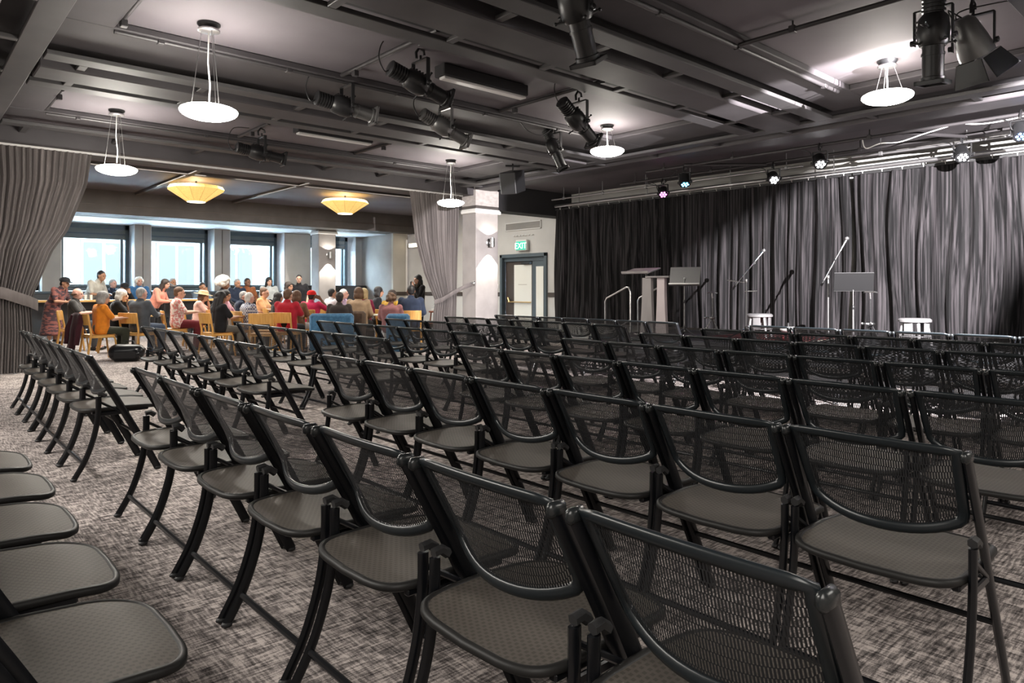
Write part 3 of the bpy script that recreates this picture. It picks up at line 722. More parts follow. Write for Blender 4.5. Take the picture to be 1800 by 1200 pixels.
def fresnel(loc, d, label, raised=True):
    r = empty('fresnel_spotlight', up(loc) if raised else loc, label=label, cat='stage light')
    F = frame_of(d); Q = Matrix((F.col[1], F.col[2], F.col[0])).transposed()
    MB().lathe([(.05, -.24), (.09, -.20), (.12, -.05), (.135, .06), (.135, .10), (.11, .10)], 22, Q).build('body', M_['greycast'], r)
    MB().lathe([(.001, .085), (.11, .085), (.105, .1), (.001, .12)], 18, Q).build('lens', M_['lens'], r)
    for k, (sx, sy) in enumerate(((1, 0), (-1, 0), (0, 1), (0, -1))):
        ex_, ey = Vector((sx, sy, 0)), Vector((-sy, sx, 0))
        q = [ex_ * .12 + ey * .11 + Vector((0, 0, .11)), ex_ * .12 - ey * .11 + Vector((0, 0, .11)), ex_ * .19 - ey * .15 + Vector((0, 0, .29)), ex_ * .19 + ey * .15 + Vector((0, 0, .29))]
        n = (q[1] - q[0]).cross(q[3] - q[0]).normalized() * .004
        b = MB().add([p + n for p in q] + [p - n for p in q], [(0, 1, 2, 3), (7, 6, 5, 4), (0, 4, 5, 1), (1, 5, 6, 2), (2, 6, 7, 3), (3, 7, 4, 0)])
        MB().add(b.v, b.f, Q).build('barn_door', M_['black'], r, smooth=False)
    yoke_and_clamp(r, .15, .26, 'black', 0)
    cable(r, [tuple(Q @ Vector((0, 0, -.24))), tuple(Q @ Vector((.08, 0, -.34))), (-.1, .1, .2), (-.02, .05, .3), (.2, -.5, .33)])
    return r
fresnel((6.35, 1.62, 3.17), (.55, -.25, -1), 'round-bodied fresnel spotlight with barn door flaps at the upper corner')

def led_par(loc, d, col, es, label, power):
    r = empty('led_par', loc, label=label, cat='stage light', group='stage lamps over the platform')
    F = frame_of(d); Q = Matrix((F.col[1], F.col[2], F.col[0])).transposed()
    MB().lathe([(.05, -.15), (.085, -.14), (.095, -.02), (.098, .05), (.085, .05)], 20, Q).build('can', M_['black'], r)
    e = mat('led_lens', col, .3, 0, col, es)
    MB().lathe([(.001, .03), (.082, .03), (.078, .036), (.001, .037)], 20, Q).build('face_plate', M_['blackmatt'], r)
    for k in range(7):
        a = 2 * PI * k / 6; rr = 0 if k == 6 else .052
        MB().ball(tuple(Q @ Vector((rr * math.cos(a), rr * math.sin(a), .040))), .021, 6).build('led_lens', e, r)
    yoke_and_clamp(r, .11, .19, 'black', 0)
    cable(r, [tuple(Q @ Vector((0, 0, -.15))), (-.06, .08, .05), (-.05, .14, .18), (0, .3, .24)])
    t = Vector(loc) + Vector(d).normalized() * .09
    spot('led_light', t, t + Vector(d), power, 70, .6, col, .05)
WH = (1, .97, .99)
led_par((11.55, 8.30, 3.17), (-.62, -.42, -.66), (1, .12, .75), 14, 'magenta-lit stage lamp in front of the dark end of the drape', 10)
led_par((10.6, 7.15, 3.16), (-.3, -.30, -.9), (.10, .55, 1), 12, 'cyan-lit stage lamp hanging ahead of the magenta one', 10)
led_par((11.55, 5.96, 3.18), (-.66, -.5, -.6), WH, 45, 'white-lit stage lamp at the edge of the drape shadow', 22)
led_par((10.6, 4.72, 3.18), (-.6, -.4, -.7), WH, 40, 'white-lit stage lamp just beyond the cable drop', 22)
led_par((11.55, 3.08, 3.18), (-.62, -.3, -.72), WH, 50, 'brightest white stage lamp, by the short dark arm', 26)
led_par((10.6, 2.18, 3.20), (-.5, -.2, -.8), (.15, .35, 1), 16, 'blue-lit stage lamp at the picture edge', 10)
def loose_cable(pts, label, m='black'):
    o = empty('cable_drop', (0, 0, 0), label=label, cat='cable', group='slack lighting cables')
    cable(o, pts, .008)
    if m != 'black': KIDS[o.name][0].data.materials[0] = M_[m]
    return o
loose_cable([(10.6, 4.1, 3.45), (10.6, 4.05, 3.30), (10.6, 3.85, 3.34), (10.6, 3.6, 3.32), (10.6, 3.3, 3.38), (10.6, 2.9, 3.45)], 'pale slack cable looping under the beam over the platform', 'white')
loose_cable([(10.6, 2.9, 3.46), (10.6, 2.6, 3.40), (10.6, 2.2, 3.41), (10.6, 1.9, 3.47)], 'pale cable sagging near the blue stage lamp', 'white')
loose_cable([up(p) for p in ((6.2, 6.74, 3.46), (6.35, 6.74, 3.36), (6.6, 6.74, 3.34), (6.8, 6.74, 3.46))], 'dark cable loop on the long lighting pipe before the downward spotlight')
loose_cable([(10.6, 7.3, 3.4), (11.0, 7.9, 3.25), (11.4, 8.3, 3.3), (11.55, 8.8, 3.44)], 'dark cable slung between the cyan and magenta lamps')

# the wash lamp, out of frame at the side, with barn doors set to cut its beam on the drape
wl_ = fresnel(WASH - Vector((5.6, 5, -1.75)).normalized() * .14, (5.6, 5.0, -1.75), 'fresnel wash lamp with slanted barn doors beyond the picture, lighting the drape', raised=False)
def cut(A, B, out):
    a, b = (Vector(A) - WASH).normalized(), (Vector(B) - WASH).normalized(); o = Vector(out).normalized() * .3
    q = [a * .34, b * .34, b * .34 + o, a * .34 + o]; n = (q[1] - q[0]).cross(q[3] - q[0]).normalized() * .003
    off = WASH - wl_.location
    MB().add([p + n + off for p in q] + [p - n + off for p in q], [(0, 1, 2, 3), (7, 6, 5, 4), (0, 4, 5, 1), (1, 5, 6, 2), (2, 6, 7, 3), (3, 7, 4, 0)]).build('barn_door', M_['black'], wl_, smooth=False)
cut((12.3, 9.6, 1.23), (12.3, 2.3, 4.77), (0, .4, 1))
cut((12.3, 8.3, -2.0), (12.3, 8.3, 4.6), (0, 1, -.1))
cut((12.3, 2.2, 2.5), (12.3, 3.4, -.4), (.3, -1, -.2))
for o_ in [k for k in KIDS[wl_.name] if k.name.startswith('barn_door')][:4]:
    KIDS[wl_.name].remove(o_); bpy.data.objects.remove(o_)
sp = empty('speaker_box', (8.60, 9.76, 3.25), R(0), label='black wedge loudspeaker hung from the ceiling beside the white pillar', cat='loudspeaker')
F = frame_of((-.25, -1, -.55))
b = MB().box((0, -.28, -.20), (.30, .28, .20), .012); b2 = MB().add(b.v, b.f, Euler((R(14), 0, R(-62))).to_matrix()); b2.build('cabinet', M_['black'], sp, smooth=False)
g = MB().box((-.012, -.265, -.185), (.001, .265, .185), .004); MB().add(g.v, g.f, Euler((R(14), 0, R(-62))).to_matrix()).build('grille', M_['dark'], sp, smooth=False)
MB().tube([(.08, -.12, .1), (.08, -.12, .42)], .016, 8).tube([(-.05, -.06, .30), (.2, -.18, .30)], .02, 8).build('bracket', M_['black'], sp)

# ------------------------------------------------------------------ stage platform and what stands on it
ZS = .42
M_['stagetop'] = noisy(mat('stage_black_top', (.03, .03, .032), .6), (.025, .025, .027), (.04, .04, .043), (6, 6, 6))
sg = empty('stage_platform', (9.35, .4, 0), label='low black stage platform in front of the drapes', cat='stage')
for i in range(4):
    for j in range(1 if False else 2):
        y0 = i * 1.97; x0 = j * 1.33
        MB().box((x0 + .004, y0 + .004, ZS - .06), (x0 + 1.326, y0 + 1.966, ZS), .006).build('deck_panel', M_['stagetop'], sg, smooth=False)
MB().box((.02, .02, 0), (2.64, 7.86, ZS - .062)).build('skirt', M_['blackmatt'], sg, smooth=False)
stp = empty('stage_steps', (10.5, 8.32, 0), label='dark portable steps with two tube handrails at the far end of the stage', cat='steps')
for k in range(2): MB().box((0, k * .30, 0), (1.0, k * .30 + .30, ZS - .14 * (k + 1)), .006).build('step', M_['stagetop'], stp, smooth=False)
for x in (-.02, 1.02):
    MB().tube([(x, -.04, 0), (x, -.04, 1.18), (x, .0, 1.27), (x, .06, 1.275), (x, .55, 1.06), (x, .585, 1.0), (x, .585, 0)], .019, 8).tube([(x, -.04, .66), (x, .36, .44)], .014, 6).build('handrail', M_['chrome'], stp)
# patterned red rug
M_['rug'] = noisy(mat('red_rug', (.25, .03, .03), .9), (.05, .012, .016), (.20, .02, .022), (9, 9, 9), p0=.42, p1=.56)
rg = empty('stage_rug', (10.2, 4.9, ZS), label='dark red patterned rug lying on the stage platform', cat='rug')
MB().box((0, 0, .001), (1.5, 1.7, .012)).build('pile', M_['rug'], rg, smooth=False)
for y in (-.03, 1.7): MB().box((0, y, .001), (1.5, y + .03, .008)).build('fringe', M_['cream'], rg, smooth=False)

M_['lecternpanel'] = noisy(mat('lectern_grey_laminate', (.3, .28, .28), .4), (.24, .225, .225), (.32, .3, .3), (3, 3, 1))
lc = empty('lectern', (10.0, 7.40, ZS), R(0), label='grey lectern of two flared boards with a tilted reading desk, near the steps', cat='lectern')
def flared(x0, x1, y, wb, wt, th, h):
    m = MB(); n = 8
    for i in range(n + 1):
        t = i / n; w = wt + (wb - wt) * (1 - t) ** 2
        z = h * t
        m.v += [(x0, y - w / 2, z), (x1, y - w / 2, z), (x1, y + w / 2, z), (x0, y + w / 2, z)]
    for i in range(n):
        for k in range(4): m.f.append((i * 4 + k, i * 4 + (k + 1) % 4, i * 4 + 4 + (k + 1) % 4, i * 4 + 4 + k))
    m.f += [(3, 2, 1, 0), (n * 4, n * 4 + 1, n * 4 + 2, n * 4 + 3)]
    return m
flared(-.03, .04, .12, .30, .19, .05, 1.02).build('side_board', M_['lecternpanel'], lc, smooth=False)
flared(.0, .07, -.16, .24, .155, .05, 1.02).build('side_board', M_['white'], lc, smooth=False)
KIDS[lc.name][-1]['label'] = 'pale pinkish side board'; KIDS[lc.name][-1].data.materials[0] = mat('lectern_pale_laminate', (.52, .46, .47), .4)
MB().box((-.05, -.36, 1.02), (.30, .14, 1.05), .006).build('shelf', M_['lecternpanel'], lc, smooth=False)
q = MB().box((-.19, -.30, -.012), (.19, .30, .012), .005).box((-.2, -.30, .0), (-.185, .30, .04), .003)
MB().add(q.v, q.f, Euler((0, R(-14), 0)).to_matrix(), (.10, .34, 1.15)).build('reading_desk', M_['lecternpanel'], lc, smooth=False)
MB().tube([(.02, .14, 1.0), (.05, .18, 1.09), (.09, .28, 1.13)], .022, 8).build('desk_arm', M_['chrome'], lc)
MB().box((-.15, -.35, 0), (.35, .32, .03), .008).build('base', M_['lecternpanel'], lc, smooth=False)

def tripod(root, h, spread, m, r=.011, hub=.16):
    for k in range(3):
        a = 2 * PI * k / 3 + .3; c, s = math.cos(a), math.sin(a)
        lg = MB().tube([(.01 * c, .01 * s, hub), (spread * .6 * c, spread * .6 * s, hub * .45), (spread * c, spread * s, .012)], r, 6).build('leg', M_[m], root)
        MB().ball((spread * c, spread * s, .014), .014, 6).build('rubber_foot', M_['blackmatt'], lg)
    MB().lathe([(.02, hub - .03), (.026, hub - .02), (.026, hub + .03), (.016, hub + .045)], 10).build('hub', M_[m], root)
def music_stand(x, y, h, rz, tilt, label, m):
    r = empty('music_stand', (x, y, ZS), rz, label=label, cat='music stand', group='music stands on the stage')
    tripod(r, h, .24, 'iron')
    MB().tube([(0, 0, .1), (0, 0, h * .62)], .013, 8).build('lower_tube', M_['greycast'], r)
    MB().tube([(0, 0, h * .6), (0, 0, h - .02)], .009, 8).build('upper_tube', M_['greycast'], r)
    MB().lathe([(.016, h * .6 - .03), (.02, h * .6 - .02), (.02, h * .6 + .02), (.012, h * .6 + .03)], 10).build('height_collar', M_['black'], r)
    Q = Euler((0, R(tilt), 0)).to_matrix()
    b = MB().box((-.006, -.255, -.02), (.006, .255, .32), .003); MB().add(b.v, b.f, Q, (0, 0, h - .12)).build('desk', M_[m], r, smooth=False)
    b = MB().box((-.06, -.255, -.026), (.006, .255, -.014), .003).box((-.062, -.255, -.026), (-.056, .255, .0), .002); MB().add(b.v, b.f, Q, (0, 0, h - .12)).build('lip', M_['greycast'], r, smooth=False)
    MB().ball((.03, 0, h - .02), .022, 8).build('tilt_joint', M_['chrome'], r)
    return r
M_['standgrey'] = mat('stand_grey_enamel', (.06, .06, .063), .45)
music_stand(9.95, 6.72, 1.02, R(24), 24, 'grey music stand facing the chairs, next to the lectern', 'standgrey')
music_stand(10.35, 4.13, .93, R(205), 40, 'black music stand seen from behind, in front of the lit drape', 'blackmatt')
def mic_stand(x, y, h, base, tip, label, tray=None, arm=None):
    r = empty('microphone_stand', (x, y, ZS), label=label, cat='microphone stand', group='boom microphone stands')
    tripod(r, h, .30, 'black')
    MB().tube([(0, 0, .1), (0, 0, h)], .011, 8).build('pole', M_['greycast'], r)
    MB().lathe([(.014, h - .03), (.022, h - .02), (.022, h + .02), (.014, h + .03)], 10).build('clutch', M_['chrome'], r)
    MB().tube([base, tip], .009, 8).build('boom', M_['chrome'], r)
    d = (Vector(tip) - Vector(base)).normalized()
    mc = MB().tube([Vector(tip) - d * .02, Vector(tip) + d * .17], [.012, .018], 10).build('microphone', M_['chrome'], r)
    MB().ball(Vector(tip) + d * .2, .031, 10).build('grille_ball', M_['silver'], mc)
    MB().tube([base, Vector(base) - d * .09], .017, 8).build('counterweight', M_['black'], r)
    b, t = Vector(base), Vector(tip); pts = []
    for k in range(9):
        p = b.lerp(t, k / 8); pts.append(tuple(p + Vector((0, .022 * math.sin(k * 2.4), .022 * math.cos(k * 2.4)))))
    cable(r, pts + [], .0055)
    if tray: MB().tube(tray, .010, 8).build('accessory_bar', M_['chrome'], r)
    if arm: MB().tube(arm, .010, 8).build('side_arm', M_['chrome'], r)
    return r
mic_stand(10.55, 5.92, .96, (-.12, .13, .88), (.10, -.12, 1.30), 'boom microphone stand with a small accessory bar, left of the two stools', tray=[(0, .03, .78), (.06, -.16, .79)], arm=[(-.16, .26, .97), (-.02, .02, .93)])
mic_stand(10.45, 4.53, 1.0, (-.03, .05, .95), (.12, -.13, 1.40), 'tall boom microphone stand behind the black music stand')
def guitar_stand(x, y, h, m, label):
    r = empty('guitar_stand', (x, y, ZS), label=label, cat='guitar stand', group='instrument stands')
    tripod(r, h, .17, m, .012, .30)
    MB().tube([(0, 0, .25), (0, 0, h - .06)], .011, 8).build('pole', M_[m], r)
    MB().tube([(0, .09, h - .01), (-.03, .07, h), (-.035, -.07, h), (0, -.09, h - .01)], .012, 8).tube([(0, 0, h - .1), (-.02, 0, h - .01)], .016, 8).build('neck_yoke', M_['chrome'], r)
    for s in (-1, 1): MB().tube([(0, 0, .30), (-.03, s * .06, .31), (-.12, s * .07, .31)], .015, 8).ball((-.13, s * .07, .315), .022, 8).build('rest_arm', M_['chrome'], r)
guitar_stand(10.9, 6.77, .76, 'greycast', 'instrument stand with grey A-frame legs, beside the first music stand')
guitar_stand(10.75, 4.04, .78, 'black', 'instrument stand with black pole and padded yoke, by the pale stool')
def stool(x, y, rz, label):
    r = empty('stage_stool', (x, y, ZS), rz, label=label, cat='stool', group='low stools on the stage')
    m = M_['stoolgrey']
    MB().lathe([(.19, .345), (.215, .355), (.215, .385), (.19, .405), (.02, .407)], 24, Matrix.Diagonal((1, .98, 1))).build('seat', m, r)
    for k in range(4):
        a = PI / 4 + k * PI / 2; c, s = math.cos(a), math.sin(a)
        MB().tube([(.15 * c, .15 * s, .36), (.215 * c, .215 * s, .012)], [.024, .018], 8).build('leg', m, r)
    for k in range(4):
        a = k * PI / 2; c, s = math.cos(a), math.sin(a)
        MB().box((-.01, -.06, 0), (.01, .06, .19), .006, Matrix.Rotation(a, 3, 'Z'), (.165 * c, .165 * s, .16)).build('side_panel', m, r, smooth=False)
    MB().tube([(.2 * math.cos(2 * PI * k / 16), .2 * math.sin(2 * PI * k / 16), .15) for k in range(16)], .008, 6, closed=True).build('foot_ring', m, r)
M_['stoolgrey'] = mat('stool_pale_grey', (.24, .235, .24), .35, .2)
stool(10.95, 5.90, .2, 'pale grey low stool on the stage, beside the accessory-bar microphone stand')
stool(10.85, 3.48, -.2, 'pale grey low stool on the stage, near the end by the padded-yoke stand')
bgm = empty('cable_case', (10.55, 5.2, ZS), .4, label='small pale and red bag lying on the stage beside the first stool', cat='bag')
MB().box((-.16, -.11, 0.012), (.16, .11, .17), .04).build('body', M_['rug'], bgm)
MB().box((-.165, -.115, .15), (.165, .115, .22), .03).build('lid', M_['white'], bgm)
MB().tube([(-.07, 0, .22), (-.05, 0, .28), (.05, 0, .28), (.07, 0, .22)], .01, 6).build('handle', M_['blackmatt'], bgm)

# ------------------------------------------------------------------ the folding chairs (front is local +x)
def bez(pts, n=10):
    P = [Vector(p) for p in pts]; out = []
    for i in range(len(P) - 1):
        p0, p1, p2, p3 = P[max(i - 1, 0)], P[i], P[i + 1], P[min(i + 2, len(P) - 1)]
        for k in range(n):
            t = k / n
            out.append(.5 * ((2 * p1) + (-p0 + p2) * t + (2 * p0 - 5 * p1 + 4 * p2 - p3) * t * t + (-p0 + 3 * p1 - 3 * p2 + p3) * t ** 3))
    return out + [P[-1]]
def folding_chair():
    r = empty('folding_chair', (0, 0, 0), cat='chair')
    HW = .2485
    U = Vector((.475, 0, -.88)); TOP = Vector((0, 0, .803)); NB = Vector((-.88, 0, -.475))
    # seat pan: rounded outline, dished, waterfall front
    def outline(t):
        c, s = math.cos(t), math.sin(t)
        e = .34
        x = math.copysign(abs(c) ** e, c); y = math.copysign(abs(s) ** e, s)
        X = .205 + x * (.255 if x > 0 else .232); wd = .2305 - .012 * max(0, x)
        X += (.014 * (1 - y * y) if x > 0 else -.016 * (1 - y * y))
        return X, y * wd
    def SP(u, v):
        x, y = outline(2 * PI * u); X = .205 + (x - .205) * v; Y = y * v
        z = .452 - .012 * (1 - (Y / .22) ** 2) * (1 - abs(X - .2) * 2.2) + .010 * (X / .44) - .022 * max(0, (X - .34) / .12) ** 2 - .012 * max(0, (X - .25) / .2) * (Y / .2) ** 4
        return (X, Y, z)
    m = MB(); n = 40
    m.grid(SP, n, 7, lambda u, v: (SP(u, v)[0], SP(u, v)[1]), closed_u=True)
    b0 = len(m.v)
    for i in range(n):
        x, y, z = SP(i / n, 1); m.v.append((x, y, z - .02)); m.uv[len(m.v) - 1] = (x, y)
    for i in range(n): m.f.append((7 * n + i, 7 * n + (i + 1) % n, b0 + (i + 1) % n, b0 + i))
    m.f.append(tuple(b0 + i for i in range(n)))
    seat = m.build('seat', M_['chairseat'], r, angle=60)
    MB().tube([Vector(SP(i / 48, 1)) + Vector((0, 0, -.008)) for i in range(48)], .013, 6, closed=True).build('seat_rim', M_['chairseatrim'], seat, angle=80)
    # backrest: perforated panel in a moulded frame
    def tb(s): return .243 + .024 * (1 - abs(s) ** 4)
    def BP(s, t):
        bul = .07 * (1 - s * s) * (.15 + .85 * (t / .3))
        inset = .012 * min(1, t / .25)
        return TOP + U * t + NB * bul + Vector((0, s * (.2245 - inset), .006 * (1 - s * s) * (1 - t / .3)))
    m = MB(); m.grid(lambda u, v: BP(2 * u - 1, .012 + v * (tb(2 * u - 1) - .018 - .03 * abs(2 * u - 1) ** 10)), 16, 8, lambda u, v: ((2 * u - 1) * .21, v * .28))
    path = [BP(-1 + 2 * k / 14, .004) for k in range(15)] + [BP(1, t) for t in (.06, .12, .18, .212)] + [BP(.985, .238)] + [BP(.93 - 1.86 * k / 14, tb(.93 - 1.86 * k / 14)) for k in range(15)] + [BP(-.985, .238)] + [BP(-1, t) for t in (.212, .18, .12, .06)]
    fr = MB().tube(path, .0165, 8, closed=True, ry=.0095, up=(.475, 0, -.88)).build('backrest_frame', M_['chairrim'], r, angle=80)
    m.build('mesh_panel', M_['chairmesh'], fr, angle=180)
    for s in (-1, 1):
        y = s * HW
        up = MB().tube(bez([(0.0, y, .796), (.13, y, .562), (.235, y, .36), (.335, y, .17), (.412, y, .012)], 4), .023, 8, ry=.0105, up=(1, 0, 0)).build('side_frame', M_['chairtube'], r, angle=60)
        MB().box((-.026, y - .0118, .775), (.026, y + .0118, .808), .0085).build('end_cap', M_['chaircap'], up, angle=80)
        MB().ball((.412, y, .012), .017, 6, (1.3, 1, .7)).build('rubber_foot', M_['blackmatt'], up)
        rl = MB().tube(bez([(.055, y, .535), (.052, y, .42), (.03, y, .28), (-.02, y, .13), (-.085, y, .012)], 4), .0175, 8, ry=.0115, up=(1, 0, 0)).build('rear_leg', M_['chairtube'], r, angle=60)
        MB().ball((-.085, y, .012), .017, 6, (1.3, 1, .7)).build('rubber_foot', M_['blackmatt'], rl)
        MB().tube([(.05, y, .548), (.075, y, .552), (.098, y, .535)], .014, 6).build('leg_cap', M_['blackmatt'], rl)
        MB().box((.04, y - .006, .405), (.235, y + .006, .43), .004).tube([(.058, y, .50), (.195, y, .415)], .008, 6).build('hinge_link', M_['chairtube'], r, smooth=False)
        MB().box((.02, s * .2155 - .012, .415), (.36, s * .2155 + .012, .437), .005).build('seat_rail', M_['chairtube'], r, smooth=False)
    MB().tube([(-.032, -HW, .105), (-.032, HW, .105)], .0115, 8).build('rear_crossbar', M_['chairtube'], r)
    MB().tube([(.292, -HW, .255), (.292, HW, .255)], .010, 8).build('front_crossbar', M_['chairtube'], r)
    return r
ORD = ['first', 'second', 'third', 'fourth', 'fifth', 'sixth', 'seventh', 'eighth']
chair_proto = folding_chair(); used = [False]
def put_chair(x, y, rz, label, group):
    o = chair_proto if not used[0] else copy_tree(chair_proto); used[0] = True
    o.location = (x, y, 0); o.rotation_euler = (0, 0, rz); o['label'] = label; o['group'] = group
rnd = random.Random(3)
ROWX = [.01, 1.0, 2.12, 3.24, 4.38, 5.50, 6.60, 7.62]
FARX = [None, .95, 2.10, 3.20, 4.28, 5.36, 6.46, 7.50]
for r_, X in enumerate(ROWX):
    for k in range(7):
        pitch = .548 if r_ < 2 else .530
        yc = 4.25 - pitch * (k + .5)
        if r_ == 0 and yc < 1.1: continue
        if yc + .27 < .203 * X - .06: continue
        row = ORD[r_] if r_ < 7 else 'last'
        lab = 'black mesh folding chair, %s from the aisle in the %s row of the near block' % (ORD[k], row)
        put_chair(X + rnd.uniform(-.012, .012), yc + rnd.uniform(-.0015, .0015), rnd.uniform(-.005, .005), lab, 'folding chairs in the near block')
for r_, X in enumerate(FARX):
    if X is None: continue
    for k in range(7):
        yc = 5.17 + .525 * (k + .5)
        lab = 'black mesh folding chair, %s from the aisle in the %s row of the window-side block' % (ORD[k], ORD[r_ - 1] if r_ < 7 else 'last')
        put_chair(X + rnd.uniform(-.015, .015) + .012 * k, yc + rnd.uniform(-.0015, .0015), rnd.uniform(-.004, .004), lab, 'folding chairs in the window-side block')

# ------------------------------------------------------------------ beech chairs, tables and things in the far room
def beech_chair():
    r = empty('beech_chair', (0, 0, 0), cat='chair')
    w = M_['beech']
    MB().grid(lambda u, v: (-.20 + .41 * u, (v - .5) * (.42 - .03 * (1 - u)), .455 - .010 * math.sin(PI * v) - .02 * max(0, u - .85) / .15), 8, 6).grid(lambda u, v: (-.20 + .41 * u, (v - .5) * (.42 - .03 * (1 - u)), .438 - .010 * math.sin(PI * v) - .02 * max(0, u - .85) / .15), 8, 6).box((-.20, -.195, .436), (.19, .195, .452), .006).build('seat', w, r, smooth=False)
    MB().grid(lambda u, v: (-.232 - .035 * math.sin(PI * u) - .02 * v, (u - .5) * .42, .62 + .185 * v), 12, 3).grid(lambda u, v: (-.218 - .035 * math.sin(PI * u) - .02 * v, (u - .5) * .42, .62 + .185 * v), 12, 3).tube([(-.225 - .035 * math.sin(PI * k / 12) - .02, (k / 12 - .5) * .42, .805) for k in range(13)], .009, 6).build('back_panel', w, r, angle=180)
    for s in (-1, 1):
        y = s * .20
        MB().tube(bez([(-.248, y, .80), (-.222, y, .62), (-.20, y, .47), (-.23, y * 1.02, .22), (-.27, y * 1.05, .012)], 4), .019, 6, ry=.016, up=(1, 0, 0)).build('rear_post', w, r, angle=50)
        MB().tube(bez([(.10, y * .95, .43), (.17, y, .40), (.20, y * 1.02, .2), (.225, y * 1.06, .012)], 4), .018, 6, ry=.015, up=(1, 0, 0)).build('front_leg', w, r, angle=50)
        MB().box((-.20, y - .012, .395), (.17, y + .012, .436), .005).build('side_rail', w, r, smooth=False)
    MB().box((-.21, -.19, .40), (-.18, .19, .43), .004).build('cross_rail', w, r, smooth=False)
    return r
wood_proto = beech_chair(); wused = [False]
def put_wood(x, y, rz, label):
    o = wood_proto if not wused[0] else copy_tree(wood_proto); wused[0] = True
    o.location = (x, y, 0); o.rotation_euler = (0, 0, rz); o['label'] = label; o['group'] = 'beech chairs at the round tables'
def round_table(x, y, rad, label, h=.735, m='tablewood', ped='white'):
    t = empty('round_table', (x, y, 0), label=label, cat='table', group='round tables')
    MB().lathe([(rad - .02, h - .03), (rad, h - .025), (rad, h - .004), (rad - .006, h), (.001, h)], 32).build('tabletop', M_[m], t)
    MB().lathe([(.045, .03), (.045, h - .03)], 14).build('pedestal', M_[ped], t)
    MB().lathe([(.24, 0), (.25, .012), (.06, .035), (.05, .05)], 24).build('foot_plate', M_['black'], t)
def cup(x, y, z, label, h=.11):
    c = empty('paper_cup', (x, y, z), label=label, cat='cup', group='white cups on the tables')
    MB().lathe([(.026, 0.001), (.036, h), (.038, h + .003), (.034, h + .003), (.026, .01)], 14).build('body', M_['white'], c)
    MB().lathe([(.037, h), (.038, h + .008), (.030, h + .012), (.001, h + .012)], 14).build('lid', M_['paper'], c)
def sheet(x, y, z, rz, label):
    p = empty('paper_sheet', (x, y, z), rz, label=label, cat='paper', group='papers on the tables')
    MB().box((-.105, -.148, .0005), (.105, .148, .003)).build('page', M_['paper'], p, smooth=False)

# counter in front of the windows
ct = empty('bar_counter', (4.2, 19.35, 0), label='long wooden bar-height counter below the windows', cat='counter')
MB().box((-2.2, -.32, .93), (2.5, .32, .98), .008).build('counter_top', M_['tablewood'], ct, smooth=False)
for x in (-2.0, -.4, 1.0, 2.3):
    for y in (-.22, .22): MB().box((x - .025, y - .025, 0), (x + .025, y + .025, .93), .004).build('leg', M_['black'], ct, smooth=False)
MB().box((-2.0, .20, .5), (2.3, .235, .92)).build('modesty_panel', M_['dark'], ct, smooth=False)

# ------------------------------------------------------------------ people
SKIN = {'light': (.52, .30, .21), 'tan': (.40, .21, .13), 'brown': (.17, .08, .045), 'pink': (.56, .31, .24)}
for k, c in SKIN.items():
    M_['skin_' + k] = noisy(mat('skin_' + k, c, .55), tuple(v * .93 for v in c), tuple(min(1, v * 1.06) for v in c), (14, 14, 14))
HAIRC = {'black': (.012, .01, .01), 'dark': (.03, .02, .015), 'brown': (.11, .055, .028), 'grey': (.30, .29, .28), 'white': (.62, .60, .57), 'blonde': (.50, .38, .20)}
for k, c in HAIRC.items():
    M_['hair_' + k] = noisy(mat('hair_' + k, c, .6), tuple(v * .75 for v in c), tuple(min(1, v * 1.2) for v in c), (50, 50, 12), bump=.3)
M_['eye'] = mat('eye_dark', (.02, .015, .012), .2)
M_['lips'] = mat('lips', (.36, .13, .10), .5)
M_['shoe'] = mat('shoe_dark', (.02, .02, .022), .5)

JOBS = []
def remesh_job(name, mb, vox, smooth=5):
    me = bpy.data.meshes.new(name); me.from_pydata(mb.v, [], mb.f)
    o = bpy.data.objects.new(name, me); C.objects.link(o)
    b = bmesh.new(); b.from_mesh(me); bmesh.ops.recalc_face_normals(b, faces=b.faces[:]); b.to_mesh(me); b.free()
    r = o.modifiers.new('r', 'REMESH'); r.mode = 'VOXEL'; r.voxel_size = vox; r.use_smooth_shade = True
    s = o.modifiers.new('s', 'SMOOTH'); s.factor = .5; s.iterations = smooth
    JOBS.append((name, o)); return name
def limb(mb, pts, rad):
    for i in range(len(pts) - 1): mb.cap(pts[i], pts[i + 1], rad[i], rad[i + 1], 14)
def hand(mb, w, fwd, up, side, curl=.35):
    """palm at wrist w along fwd, palm normal -up; thumb on the given side; five separate bent fingers"""
    w, f = Vector(w), Vector(fwd).normalized(); u = (Vector(up) - f * f.dot(Vector(up))).normalized(); s = u.cross(f) * side
    for k in (-1, 0, 1): mb.cap(w + s * .016 * k, w + f * .078 + s * .024 * k, .016, .014, 8)
    for k, (L, o) in enumerate(((.068, -.036), (.078, -.012), (.074, .012), (.058, .035))):
        b = w + f * .08 + s * o; m = b + f * L * .5 - u * L * curl * .3 + s * o * .10; t = m + f * L * .4 - u * L * curl * .9 + s * o * .08
        mb.cap(b, m, .0095, .009, 8); mb.cap(m, t, .009, .0078, 8)
    b = w + f * .022 - s * .026; m = b + f * .03 - s * .026 - u * .008; t = m + f * .03 - s * .008 - u * .012
    mb.cap(b, m, .013, .011, 8); mb.cap(m, t, .011, .0085, 8)
def head_frame(yaw, pitch): return Euler((0, R(pitch), R(yaw))).to_matrix()
